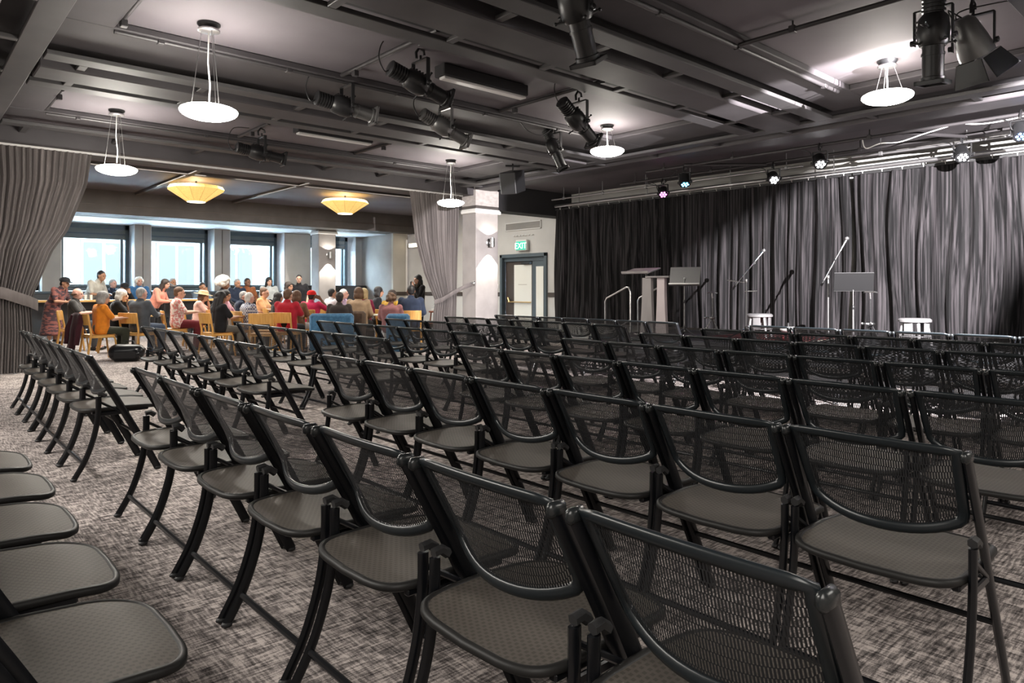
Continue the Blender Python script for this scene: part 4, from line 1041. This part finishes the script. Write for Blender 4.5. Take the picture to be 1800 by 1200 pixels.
def add_head(mb, c, F):
    c = Vector(c)
    P = lambda x, y, z: c + F @ Vector((x, y, z))
    mb.ball(P(-.008, 0, .018), .1, 14, (.98, .78, 1.0), F)
    mb.ball(P(.026, 0, -.045), .072, 12, (.92, .82, 1.0), F)
    mb.cap(P(.055, 0, -.088), P(.03, 0, -.075), .026, .05, 10)
    mb.cap(P(.088, 0, .012), P(.108, 0, -.024), .010, .014, 8)
    mb.cap(P(.08, -.03, .03), P(.08, .03, .03), .014, .014, 8)
    mb.cap(P(.088, -.014, -.056), P(.088, .014, -.056), .010, .010, 8)
    for s in (-1, 1): mb.ball(P(-.004, s * .08, -.008), .03, 8, (.7, .32, 1.05), F)
BODY = {}
def body_proto(key, pelvis, chest, neck, head, yaw, pitch, sho, arms, legs, hands, wide=1.0):
    """arms: {side: (elbow, wrist)}; legs: {side: (hip, knee, ankle, toe)}; hands: {side: (fwd, up)}"""
    F = head_frame(yaw, pitch); pelvis, chest, neck, head = map(Vector, (pelvis, chest, neck, head))
    def torso(mb, d, low=True):
        for s in (-1, 1):
            o = Vector((0, s * .075 * wide, 0)); oc = Vector((0, s * .085 * wide, 0))
            mb.cap(pelvis + o, pelvis.lerp(chest, .45) + o * .9, .115 + d, .108 + d, 14)
            mb.cap(pelvis.lerp(chest, .45) + o * .9, chest + oc, .108 + d, .112 + d, 14)
            mb.cap(chest + oc + Vector((0, 0, .03)), Vector(sho[s]), .088 + d, .060 + d, 14)
        mb.cap(chest + Vector((0, 0, .06)), neck, .085 + d, .062 + d * .6, 14)
        mb.cap(chest + Vector((-.025, -.10, .07)), chest + Vector((-.025, .10, .07)), .088 + d, .088 + d, 14); mb.cap(chest + Vector((0, 0, -.12)), chest + Vector((0, 0, .02)), .12 + d, .12 + d, 14)
    b = MB(); torso(b, 0)
    b.cap(neck - Vector((0, 0, .03)), head + F @ Vector((-.015, 0, -.05)), .058, .052, 12); add_head(b, head, F)
    sh = MB(); sl = MB(); torso(sh, .014); torso(sl, .014)
    tr = MB(); sk = MB()
    for s in (-1, 1):
        e, w = map(Vector, arms[s]); S0 = Vector(sho[s])
        limb(b, [S0, e, w], [.050, .040, .027]); hand(b, w, hands[s][0], hands[s][1], s)
        m = S0.lerp(e, .8)
        limb(sh, [S0, m], [.064, .060]); limb(sl, [S0, e, w.lerp(e, .12)], [.064, .054, .043])
        h, k, a, t = map(Vector, legs[s])
        limb(b, [h, k], [.088, .058]); limb(b, [k, k.lerp(a, .35), a], [.056, .058, .038]); limb(b, [a - Vector((0, 0, .03)), t], [.04, .032])
        limb(tr, [pelvis + Vector((0, s * .06, 0)), h, k], [.125, .105, .075]); limb(tr, [k, a], [.075, .062])
        shoe = MB(); back = (a - t); back.z = 0; back.normalize()
        limb(shoe, [a + back * .045 + Vector((0, 0, .04 - a.z)), t], [.041, .037]); limb(shoe, [a + Vector((0, 0, .0)), a + Vector((0, 0, -.05))], [.047, .045])
        BODY.setdefault(key, {})['shoe%d' % s] = remesh_job(key + '_shoe', shoe, .016, 3)
    tr.cap(pelvis + Vector((0, -.06, .05)), pelvis + Vector((0, .06, .05)), .126, .126, 14)
    D = BODY[key]
    D['body'] = remesh_job(key + '_body', b, .0105, 4); D['short'] = remesh_job(key + '_short', sh, .015); D['long'] = remesh_job(key + '_long', sl, .015)
    D['trousers'] = remesh_job(key + '_trousers', tr, .017); D['head'] = head; D['F'] = (yaw, pitch)
SL = {s: ((0, s * .085, .54), (.40, s * .11, .53), (.37, s * .12, .105), (.52, s * .14, .045)) for s in (-1, 1)}
SS = {s: (-.005, s * .185, .985) for s in (-1, 1)}
dn = (0, 0, 1)
body_proto('table', (0, 0, .555), (.01, 0, .86), (.015, 0, 1.04), (.05, 0, 1.165), -4, 6, SS, {s: ((.13, s * .25, .77), (.33, s * .13, .785)) for s in (-1, 1)}, SL, {s: ((1, -s * .35, 0), dn) for s in (-1, 1)})
body_proto('lap', (0, 0, .555), (-.02, 0, .86), (-.015, 0, 1.04), (.02, 0, 1.17), 6, 0, SS, {s: ((.06, s * .255, .74), (.25, s * .13, .655)) for s in (-1, 1)}, SL, {s: ((1, -s * .5, -.2), dn) for s in (-1, 1)})
body_proto('chin', (0, 0, .555), (.05, 0, .85), (.085, 0, 1.025), (.135, 0, 1.14), -10, 10, {s: (.04, s * .185, .975) for s in (-1, 1)}, {1: ((.30, .17, .765), (.24, .085, 1.0)), -1: ((.20, -.25, .77), (.40, -.12, .785))}, SL, {1: ((-.15, -.3, 1), (-1, 0, -.1)), -1: ((1, .4, 0), dn)})
body_proto('raise', (0, 0, .555), (0, 0, .86), (0, 0, 1.04), (.03, 0, 1.17), 0, 0, SS, {-1: ((.10, -.36, .86), (.07, -.20, 1.10)), 1: ((.13, .25, .77), (.33, .13, .785))}, SL, {-1: ((-.1, .8, .5), (1, 0, 0)), 1: ((1, -.3, 0), dn)})
TL = {s: ((0, s * .09, .88), (.01, s * .10, .49), (-.01, s * .11, .09), (.15, s * .13, .04)) for s in (-1, 1)}
TS = {s: (-.01, s * .19, 1.40) for s in (-1, 1)}
body_proto('stand', (0, 0, .93), (0, 0, 1.26), (.0, 0, 1.47), (.03, 0, 1.60), 0, 0, TS, {s: ((-.02, s * .26, 1.12), (.12, s * .22, .90)) for s in (-1, 1)}, TL, {s: ((.4, 0, -1), (0, s, 0)) for s in (-1, 1)})
body_proto('lean', (0, 0, .92), (.16, 0, 1.19), (.24, 0, 1.36), (.31, 0, 1.475), -6, 8, {s: (.17, s * .19, 1.31) for s in (-1, 1)}, {s: ((.24, s * .25, 1.04), (.46, s * .14, 1.02)) for s in (-1, 1)}, TL, {s: ((1, -s * .3, 0), dn) for s in (-1, 1)})
body_proto('speak', (0, 0, .93), (0, 0, 1.26), (.0, 0, 1.47), (.03, 0, 1.60), 8, 0, TS, {1: ((.10, .22, 1.16), (.17, .06, 1.42)), -1: ((-.03, -.27, 1.12), (.13, -.24, .93))}, TL, {1: ((.0, -.5, 1), (-1, 0, 0)), -1: ((.5, 0, -1), (0, -1, 0))})
# hair, in head space (face towards +x, origin at the head centre)
HAIR = {}
def hair(key, fn, vox=.011, sm=3):
    mb = MB(); fn(mb); HAIR[key] = remesh_job('hair_' + key, mb, vox, sm)
def H_short(m):
    m.ball((-.022, 0, .045), .1, 12, (.98, .84, .88)); m.ball((-.052, 0, -.005), .075, 10, (.82, 1.0, 1.1))
def H_crop(m): m.ball((-.024, 0, .035), .1, 12, (.93, .81, .90)); m.ball((-.05, 0, -.01), .07, 10, (.8, .98, 1.0))
def H_fringe(m):
    for s in (-1, 1): m.cap((.0, s * .076, .0), (-.075, s * .045, -.02), .02, .028, 8)
    m.cap((-.085, -.04, -.015), (-.085, .04, -.015), .028, .028, 8)
def H_bob(m):
    m.ball((-.02, 0, .045), .108, 12, (1, .92, .9)); m.ball((-.045, 0, -.04), .1, 12, (.85, 1.02, 1.0))
    for s in (-1, 1): m.cap((-.01, s * .075, .03), (-.02, s * .083, -.09), .033, .028, 8)
def H_long(m):
    H_bob(m); m.cap((-.065, -.03, -.04), (-.10, -.03, -.27), .07, .05, 10); m.cap((-.065, .03, -.04), (-.10, .03, -.27), .07, .05, 10)
    for s in (-1, 1): m.cap((-.03, s * .08, -.05), (-.04, s * .095, -.2), .032, .028, 8)
def H_curly(m):
    r_ = random.Random(4)
    for i in range(60):
        a, b = r_.uniform(0, 6.28), r_.uniform(-.75, 1.4); x = math.cos(a) * math.cos(b)
        if x > .55 and b < .6: continue
        m.ball((-.02 + .092 * x, .088 * math.sin(a) * math.cos(b), .02 + .095 * math.sin(b)), r_.uniform(.028, .042), 6)
    m.ball((-.02, 0, .03), .1, 10, (.96, .9, .95))
def H_afro(m):
    r_ = random.Random(5)
    for i in range(110):
        a, b = r_.uniform(0, 6.28), r_.uniform(-.6, 1.5); x = math.cos(a) * math.cos(b)
        if x > .5 and b < .5: continue
        m.ball((-.04 + .15 * x, .155 * math.sin(a) * math.cos(b), .06 + .13 * math.sin(b)), r_.uniform(.04, .06), 6)
    m.ball((-.04, 0, .06), .14, 10, (1, 1, .95))
def H_bun(m):
    H_short(m); m.ball((-.11, 0, .065), .05, 10); m.ball((-.06, 0, -.03), .07, 8)
for k, f in (('short', H_short), ('crop', H_crop), ('fringe', H_fringe), ('bob', H_bob), ('long', H_long), ('curly', H_curly), ('afro', H_afro), ('bun', H_bun)): hair(k, f)
def H_beard(m):
    m.cap((.06, -.03, -.085), (.06, .03, -.085), .034, .034, 8)
    for s in (-1, 1): m.cap((.05, s * .05, -.07), (.0, s * .072, -.03), .024, .018, 8)
hair('beard', H_beard)
def skirt_proto():
    D = {}
    mb = MB()
    mb.lathe([(.15, .95), (.17, .88), (.20, .70), (.23, .45), (.27, .25), (.26, .22)], 22)
    return remesh_job('dress_skirt', mb, .018, 4)
SKIRT = skirt_proto()
def scarf_job():
    mb = MB()
    for s in (-1, 1): limb(mb, [(.05, s * .06, 1.47), (.125, s * .055, 1.30), (.135, s * .05, 1.05)], [.045, .04, .035])
    limb(mb, [(-.05, -.06, 1.50), (-.06, 0, 1.51), (-.05, .06, 1.50)], [.04, .045, .04])
    return remesh_job('scarf', mb, .014, 3)
SCARF = scarf_job()
dg = bpy.context.evaluated_depsgraph_get(); dg.update()
MESH = {}
for i, (n_, o) in enumerate(JOBS):
    MESH[i] = bpy.data.meshes.new_from_object(o.evaluated_get(dg), depsgraph=dg); MESH[i].name = n_
    MESH[i].materials.clear(); MESH[i].materials.append(None)
names_ = [n_ for n_, _ in JOBS]
for n_, o in JOBS: bpy.data.objects.remove(o)
MESHOF = {}
for i, n_ in enumerate(names_): MESHOF.setdefault(n_, []).append(MESH[i])
EYE = MB().ball((0, 0, 0), .011, 8).mesh('eye', M_['eye']); LIPS = MB().cap((0, -.016, 0), (0, .016, 0), .006, .006, 8).mesh('lips', M_['lips'])
CAPM = MB().lathe([(.112, .02), (.115, .05), (.10, .095), (.06, .122), (.001, .13)], 18, Matrix.Diagonal((1, .88, 1)), (-.012, 0, .012)).grid(lambda u, v: (.07 + .11 * v * (1 - .35 * (2 * u - 1) ** 2), (u - .5) * .15, .045 - .022 * v), 8, 4).mesh('cap', M_['white'])
HATM = MB().lathe([(.20, .052), (.205, .048), (.12, .05), (.112, .07), (.10, .125), (.06, .145), (.001, .148)], 24, Matrix.Diagonal((1.02, .95, 1)), (-.012, 0, 0)).mesh('hat', M_['white'])
def part(parent, name, me, m, loc=None, rot=None):
    o = bpy.data.objects.new(name, me); C.objects.link(o); o.parent = parent
    o.material_slots[0].link = 'OBJECT'; o.material_slots[0].material = m
    if loc is not None: o.location = loc
    if rot is not None: o.rotation_euler = rot
    return o
CLOTH = {}
def cloth(col, pattern=None):
    k = (col, pattern)
    if k in CLOTH: return CLOTH[k]
    m = mat('cloth', col, .85, sheen=.15, spec=.2)
    if pattern == 'floral': noisy(m, col, (.75, .66, .6), (26, 26, 26), 1, .45, .55)
    elif pattern == 'print': noisy(m, col, (.19, .07, .06), (9, 9, 22), 1, .46, .54)
    elif pattern == 'plaid':
        N, L, b = nodes(m); tc = N.new('ShaderNodeTexCoord'); w = N.new('ShaderNodeTexChecker'); w.inputs['Scale'].default_value = 26
        w.inputs[1].default_value = (*col, 1); w.inputs[2].default_value = (.12, .13, .2, 1); L.new(tc.outputs['Object'], w.inputs[0]); L.new(w.outputs[0], b.inputs[0])
    else: noisy(m, tuple(c * .88 for c in col), tuple(min(1, c * 1.1) for c in col), (11, 11, 11), bump=.25, dist=.01)
    CLOTH[k] = m; return m
FOCUS = Vector((9.5, 13.8))
def person(x, y, zh, pose, label, skin, hr, hc, top, sleeve, legs, yaw=0.0, extra=(), face=None, pattern=None, seat='beech', chair_label=None):
    D = BODY[pose]; h = D['head'].z; seated = pose in ('table', 'lap', 'chin', 'raise')
    base = 0.0
    if seated and seat == 'stool': sc = 1.0; base = max(0, zh - h)
    else: sc = min(1.07, max(.90, zh / h))
    d = (FOCUS - Vector((x, y))); a = math.atan2(d.y, d.x) + R(yaw)
    if face is not None: a = R(face)
    p = empty('person', (x, y, base), a, label=label, cat='person'); p.scale = (sc, sc, sc)
    part(p, 'body', MESHOF[D['body']][0], M_['skin_' + skin])
    part(p, 'shirt', MESHOF[D[sleeve]][0], cloth(top, pattern))
    if legs is not None:
        if legs == 'dress': part(p, 'skirt', MESHOF[SKIRT][0], cloth(top, pattern))
        else: part(p, 'trousers', MESHOF[D['trousers']][0], cloth(legs))
    for me in MESHOF[D['shoe1']][:2]: part(p, 'shoe', me, M_['shoe'])
    F = head_frame(*D['F']); hl = D['head']; hrot = F.to_euler()
    hm = M_['hair_' + hc]
    if hr: part(p, 'hair', MESHOF['hair_' + hr][0], hm, hl, hrot)
    if 'beard' in extra: part(p, 'beard', MESHOF['hair_beard'][0], hm, hl, hrot)
    for s in (-1, 1): part(p, 'eye', EYE, M_['eye'], hl + F @ Vector((.083, s * .033, .008)), hrot)
    part(p, 'mouth', LIPS, M_['lips'], hl + F @ Vector((.096, 0, -.055)), hrot)
    for e in extra:
        if isinstance(e, tuple) and e[0] == 'cap': part(p, 'cap', CAPM, cloth(e[1]), hl, hrot)
        if isinstance(e, tuple) and e[0] == 'hat': part(p, 'hat', HATM, cloth(e[1]), hl, hrot)
        if isinstance(e, tuple) and e[0] == 'scarf': part(p, 'scarf', MESHOF[SCARF][0], cloth(e[1]))
    if seated:
        if seat == 'beech': put_wood(x - .02 * math.cos(a), y - .02 * math.sin(a), a, chair_label or 'beech chair under the ' + ' '.join(label.split(',')[0].split()[:10]))
        elif seat == 'stool':
            b = empty('bar_stool', (x, y, 0), a, label='black bar stool under the ' + ' '.join(label.split(',')[0].split()[:9]), cat='stool', group='bar stools at the counter')
            hs = .445 + base
            MB().lathe([(.17, hs - .04), (.185, hs - .03), (.185, hs - .01), (.17, hs), (.001, hs)], 20).build('seat', M_['black'], b)
            for k in range(4):
                t = PI / 4 + k * PI / 2; MB().tube([(.10 * math.cos(t), .10 * math.sin(t), hs - .04), (.22 * math.cos(t), .22 * math.sin(t), .01)], .012, 6).build('leg', M_['black'], b)
            MB().tube([(.19 * math.cos(2 * PI * k / 12), .19 * math.sin(2 * PI * k / 12), .2) for k in range(12)], .008, 5, closed=True).build('foot_ring', M_['black'], b)
    return p
NV, BK, GY, JN = (.02, .028, .05), (.012, .012, .014), (.07, .07, .075), (.05, .07, .11)
person(2.68, 18.43, 1.38, 'lean', 'person in a dark red patterned dress and dark cap, standing at the counter end', 'tan', 'bun', 'black', (.05, .03, .035), 'short', 'dress', -8, (('cap', (.012, .012, .014)),), pattern='print')
person(2.74, 16.23, 1.14, 'table', 'person in a charcoal T-shirt, bald, seated in profile', 'pink', 'fringe', 'brown', (.05, .047, .045), 'short', GY)
person(2.73, 13.85, 1.08, 'table', 'person in an orange top with bushy grey hair, seated sideways', 'light', 'bob', 'grey', (.62, .20, .02), 'short', (.03, .032, .022), 8)
person(3.25, 15.30, 1.11, 'chin', 'person in a black top with white-blonde hair, chin on hand', 'light', 'bob', 'white', BK, 'short', BK, 6)
person(4.45, 20.2, 1.27, 'chin', 'person in black with a dark cap, elbow on the window counter', 'tan', 'short', 'black', BK, 'long', BK, -20, (('cap', (.015, .015, .018)),), seat='stool')
person(4.45, 21.15, 1.38, 'lap', 'person in a dark jacket with short grey hair under the first window', 'pink', 'short', 'grey', NV, 'long', BK, -10, seat='stool')
person(3.80, 20.55, 1.61, 'lean', 'person in a pale T-shirt with a dark shoulder strap, standing against the first window', 'tan', 'short', 'black', (.50, .48, .43), 'short', JN, 2)
person(4.95, 20.55, 1.44, 'lap', 'person in a blue jacket with white hair, before the first window pier', 'pink', 'curly', 'white', (.04, .12, .26), 'long', JN, -30, seat='stool')
person(3.38, 13.98, 1.15, 'table', 'person in a slate grey shirt, broad back turned, grey cropped hair', 'pink', 'crop', 'grey', (.075, .085, .10), 'long', JN, 32)
person(4.66, 18.06, 1.36, 'lean', 'person in a salmon cardigan leaning over beside the counter', 'light', 'long', 'dark', (.62, .24, .17), 'long', BK, 4)
person(5.80, 20.55, 1.42, 'lap', 'person in a dark grey shirt against the second window', 'tan', 'short', 'grey', (.07, .075, .085), 'long', BK, -20, ('beard',), seat='stool')
person(4.27, 14.85, 1.16, 'table', 'person in a pink floral top and maroon trousers, short brown hair', 'light', 'short', 'brown', (.60, .22, .20), 'short', (.14, .02, .025), 2, pattern='floral')
person(6.43, 20.3, 1.30, 'chin', 'person in a blue-grey top, hands to the face, before the second window edge', 'tan', 'short', 'dark', (.14, .19, .24), 'long', BK, -10, seat='stool')
person(5.00, 15.94, 1.08, 'chin', 'person in a pink blouse under a wide tan sun hat', 'light', 'bob', 'brown', (.60, .36, .30), 'short', BK, 10, (('hat', (.55, .40, .24)),))
person(4.45, 12.98, 1.08, 'table', 'person in a black top and patterned grey skirt, long black hair', 'tan', 'long', 'black', BK, 'short', (.10, .095, .085), 0)
person(5.11, 14.62, 1.10, 'table', 'person in a light pink shirt with dark hair, looking down', 'tan', 'bob', 'black', (.58, .30, .36), 'short', BK, -30)
person(5.90, 16.88, 1.35, 'lap', 'person in black with a big white afro on a high stool', 'brown', 'afro', 'white', BK, 'long', BK, 6, seat='stool')
person(7.22, 19.59, 1.40, 'lap', 'person in navy with grey hair before the third window', 'tan', 'short', 'grey', NV, 'long', BK, -14, seat='stool')
person(7.62, 19.9, 1.43, 'lap', 'person in a rust brown shirt before the third window', 'brown', 'short', 'dark', (.26, .09, .035), 'long', BK, -8, seat='stool')
person(5.58, 15.10, 1.08, 'chin', 'person in a navy T-shirt with grey hair, hand at the mouth', 'pink', 'crop', 'grey', NV, 'short', BK, 6)
person(5.22, 13.55, 1.06, 'lap', 'person in a plaid shirt with short white hair', 'pink', 'short', 'white', (.52, .52, .55), 'short', GY, 4, pattern='plaid')
person(8.05, 19.4, 1.45, 'lap', 'person in pale grey with long black hair at the edge of the third window', 'light', 'long', 'black', (.4, .42, .42), 'long', BK, -20, seat='stool')
person(6.32, 15.60, 1.15, 'table', 'person in a peach top with brown hair and a ruddy face', 'light', 'short', 'brown', (.66, .34, .16), 'short', BK, -8)
person(6.30, 14.70, 1.05, 'lap', 'person in black with straight black hair among the middle tables', 'tan', 'long', 'black', BK, 'long', BK, 6)
person(5.48, 12.38, 1.12, 'table', 'person in a crimson T-shirt with brown hair, back turned, on the first yellow chairs', 'light', 'short', 'brown', (.42, .02, .035), 'short', BK, 20)
person(7.69, 17.29, 1.30, 'lap', 'person in pale blue with dark hair, near the far pillar', 'tan', 'bob', 'dark', (.36, .42, .52), 'long', BK, 0, seat='stool')
person(8.45, 18.3, 1.52, 'stand', 'person in a black printed T-shirt standing by the far pillar, arms low', 'light', 'short', 'black', BK, 'short', JN, -40)
person(5.94, 12.98, 1.09, 'lap', 'person in a brown top and pale shorts beside the red cap', 'light', 'bob', 'brown', (.22, .12, .07), 'short', (.36, .34, .34), 14)
person(6.60, 13.70, 1.09, 'raise', 'person in a raspberry T-shirt and red cap, one arm raised to the head', 'brown', 'crop', 'black', (.50, .025, .085), 'short', BK, 16, (('cap', (.60, .02, .02)),), face=38)
person(7.35, 14.24, 1.14, 'lap', 'person in a white shirt with dark hair, back turned, before the far pillar', 'tan', 'crop', 'black', (.66, .66, .70), 'short', BK, 14)
person(6.30, 11.90, 1.07, 'lap', 'person in a dark brown jacket slumped behind the blue armchair', 'light', 'short', 'dark', (.05, .038, .035), 'long', BK, 22, seat=None)
person(8.08, 15.06, 1.12, 'lap', 'person in mauve with short white hair, far tables', 'pink', 'short', 'white', (.36, .25, .34), 'short', BK, 0)
person(7.62, 13.30, 1.13, 'lap', 'person in a maroon top with blonde hair', 'light', 'bob', 'blonde', (.20, .025, .06), 'short', BK, 6)
person(7.14, 12.67, 1.15, 'lap', 'person in a tan cardigan with chestnut hair, back turned', 'light', 'bob', 'brown', (.40, .28, .18), 'long', BK, 16, seat=None)
person(7.95, 12.72, 1.10, 'table', 'person in a mustard top with dark bobbed hair, in profile', 'light', 'bob', 'dark', (.48, .28, .04), 'long', BK, -16)
person(8.55, 14.25, 1.17, 'lap', 'person in black with dark hair, next to the speaker', 'tan', 'bob', 'black', BK, 'short', BK, 0)
person(7.15, 11.45, 1.05, 'lap', 'person in a dusty rose vest top with curly brown hair, back turned', 'light', 'curly', 'brown', (.30, .13, .13), 'short', BK, 0, seat=None)
person(7.81, 11.75, 1.20, 'lap', 'person in a navy sweater with a shaved head, back turned, before the swept curtain', 'brown', 'crop', 'black', NV, 'long', BK, 4)
spk = person(9.22, 13.55, 1.46, 'speak', 'person in black with a long dark scarf, standing and talking into a microphone', 'light', 'long', 'black', BK, 'long', BK, 0, (('scarf', (.05, .045, .035)),), face=175)
mic = empty('handheld_microphone', (8.99, 13.55 - .02, 1.33), label='black handheld microphone held up by the standing speaker', cat='microphone')
b = MB().tube([(0, 0, -.09), (0, 0, .05)], [.011, .016], 10); b.build('handle', M_['black'], mic)
MB().ball((0, 0, .075), .025, 10).build('grille_head', M_['greycast'], mic)

# tables, cups, papers, armchairs, bags
round_table(3.55, 14.85, .42, 'round yellow wood table before the person in orange')
round_table(3.65, 16.35, .42, 'round pale table beside the bald person in charcoal', m='cream')
round_table(4.95, 13.78, .36, 'round yellow table with a white pedestal and a white cup, before the black-haired person')
round_table(5.93, 13.85, .28, 'round yellow table hidden behind the crimson T-shirt')
round_table(7.42, 12.05, .26, 'round pale table between the blue armchair and the mustard top', m='cream')
round_table(5.62, 15.95, .36, 'round table behind the navy T-shirt')
cup(5.12, 13.66, .735, 'white paper cup on the yellow table with the white pedestal', .12)
cup(3.45, 19.15, .98, 'white paper cup on the counter under the first window')
cup(3.58, 19.22, .98, 'second white cup on the counter, closer to the pier')
sheet(4.78, 13.62, .735, .5, 'white sheet of paper on the yellow table with the white pedestal')
sheet(3.62, 16.2, .735, .2, 'white sheet of paper on the pale table by the bald person')
sheet(5.6, 19.25, .98, .3, 'pale booklet on the counter under the second window')
def armchair(x, y, rz, w, label, m):
    a = empty('armchair', (x, y, 0), rz, label=label, cat='armchair')
    MB().box((-.42, -w / 2, .12), (-.26, w / 2, .80), .045).build('backrest', M_[m], a)
    MB().box((-.27, -w / 2 + .02, .2), (.33, w / 2 - .02, .43), .05).build('seat_cushion', M_[m], a)
    for s in (-1, 1):
        for xx in (-.38, .28): MB().tube([(xx, s * (w / 2 - .07), .14), (xx, s * (w / 2 - .06), .0)], [.022, .016], 8).build('leg', M_['brown'], a)
armchair(6.12, 11.72, R(52), .78, 'blue upholstered armchair with a straight low back, wider one', 'blueuph')
armchair(6.98, 10.78, R(44), .42, 'narrow blue upholstered chair behind the rose vest top', 'blueuph')
M_['brownuph'] = noisy(mat('brown_cloth', (.09, .055, .035), .85, sheen=.2), (.075, .045, .03), (.11, .07, .045), (14, 14, 14))
armchair(7.10, 12.62, R(40), .56, 'dark brown chair back behind the tan cardigan', 'brownuph')
put_wood(4.98, 12.22, R(55), 'empty beech chair beside the crimson T-shirt, nearer the window side')
put_wood(5.30, 13.02, R(150), 'empty beech chair turned to the yellow table with the white pedestal')
bag = empty('duffel_bag', (3.02, 13.28, 0), R(-30), label='black duffel bag on the carpet by the aisle end of the window-side rows', cat='bag')
mb = MB().cap((-.15, 0, .15), (.15, 0, .16), .15, .13, 14).box((-.22, -.15, .01), (.22, .15, .22), .05); MB().add([(x, y, max(.004, z)) for x, y, z in mb.v], mb.f).build('body', M_['chairtube'], bag)
MB().tube([(-.10, .06, .27), (-.07, .08, .34), (.07, .08, .34), (.10, .06, .27)], .012, 6).build('handle', M_['black'], bag)
MB().tube([(-.26, 0, .17), (0, 0, .298), (.26, 0, .17)], .006, 5).build('zip', M_['greycast'], bag)
M_['maroon'] = cloth((.045, .012, .018))
jk = empty('jacket', (2.44, 14.02, 0), math.atan2(13.8 - 13.85, 9.5 - 2.73) + R(8), label='dark maroon jacket hung over the chair of the person in orange', cat='jacket')
def JP(u, v):
    # u across, v from front edge over the top to the hem
    w = .24 + .10 * v; t = v
    if t < .2: x, z = .05 - .02, .83 - (.2 - t) * 1.2
    else: x, z = -.02 - .14 * (t - .2), .83 - (t - .2) * .86
    return (x - .03 * math.sin(9 * u + 3 * v) * v - .025, (u - .5) * 2 * w * .78 + .015 * math.sin(14 * v), z + .02 * math.sin(PI * u))
MB().grid(JP, 14, 18).build('body', M_['maroon'], jk, angle=180)
for s in (-1, 1): MB().tube([(-.03, s * .19, .78), (-.10, s * .25, .55), (-.13, s * .24, .28)], [.05, .055, .045], 8).build('sleeve', M_['maroon'], jk)
tbl = empty('side_stool', (9.36, 13.05, 0), label='small reddish wooden stool beside the standing speaker', cat='stool')
M_['redwood'] = mat('red_wood', (.22, .06, .025), .4)
MB().lathe([(.16, .70), (.17, .71), (.17, .73), (.16, .74), (.001, .74)], 20).build('seat', M_['redwood'], tbl)
for k in range(4):
    t = PI / 4 + k * PI / 2; MB().tube([(.11 * math.cos(t), .11 * math.sin(t), .71), (.19 * math.cos(t), .19 * math.sin(t), .01)], .015, 6).build('leg', M_['redwood'], tbl)
for z in (.25, .45):
    MB().tube([(.165 * math.cos(PI / 4 + k * PI / 2), .165 * math.sin(PI / 4 + k * PI / 2), z) for k in range(4)], .009, 5, closed=True).build('rung', M_['redwood'], tbl)
bk = empty('paper_stack', (9.36, 13.05, .741), .3, label='pale folded papers on the reddish stool', cat='paper')
MB().box((-.09, -.07, 0), (.09, .07, .05), .004).build('pages', M_['paper'], bk, smooth=False)
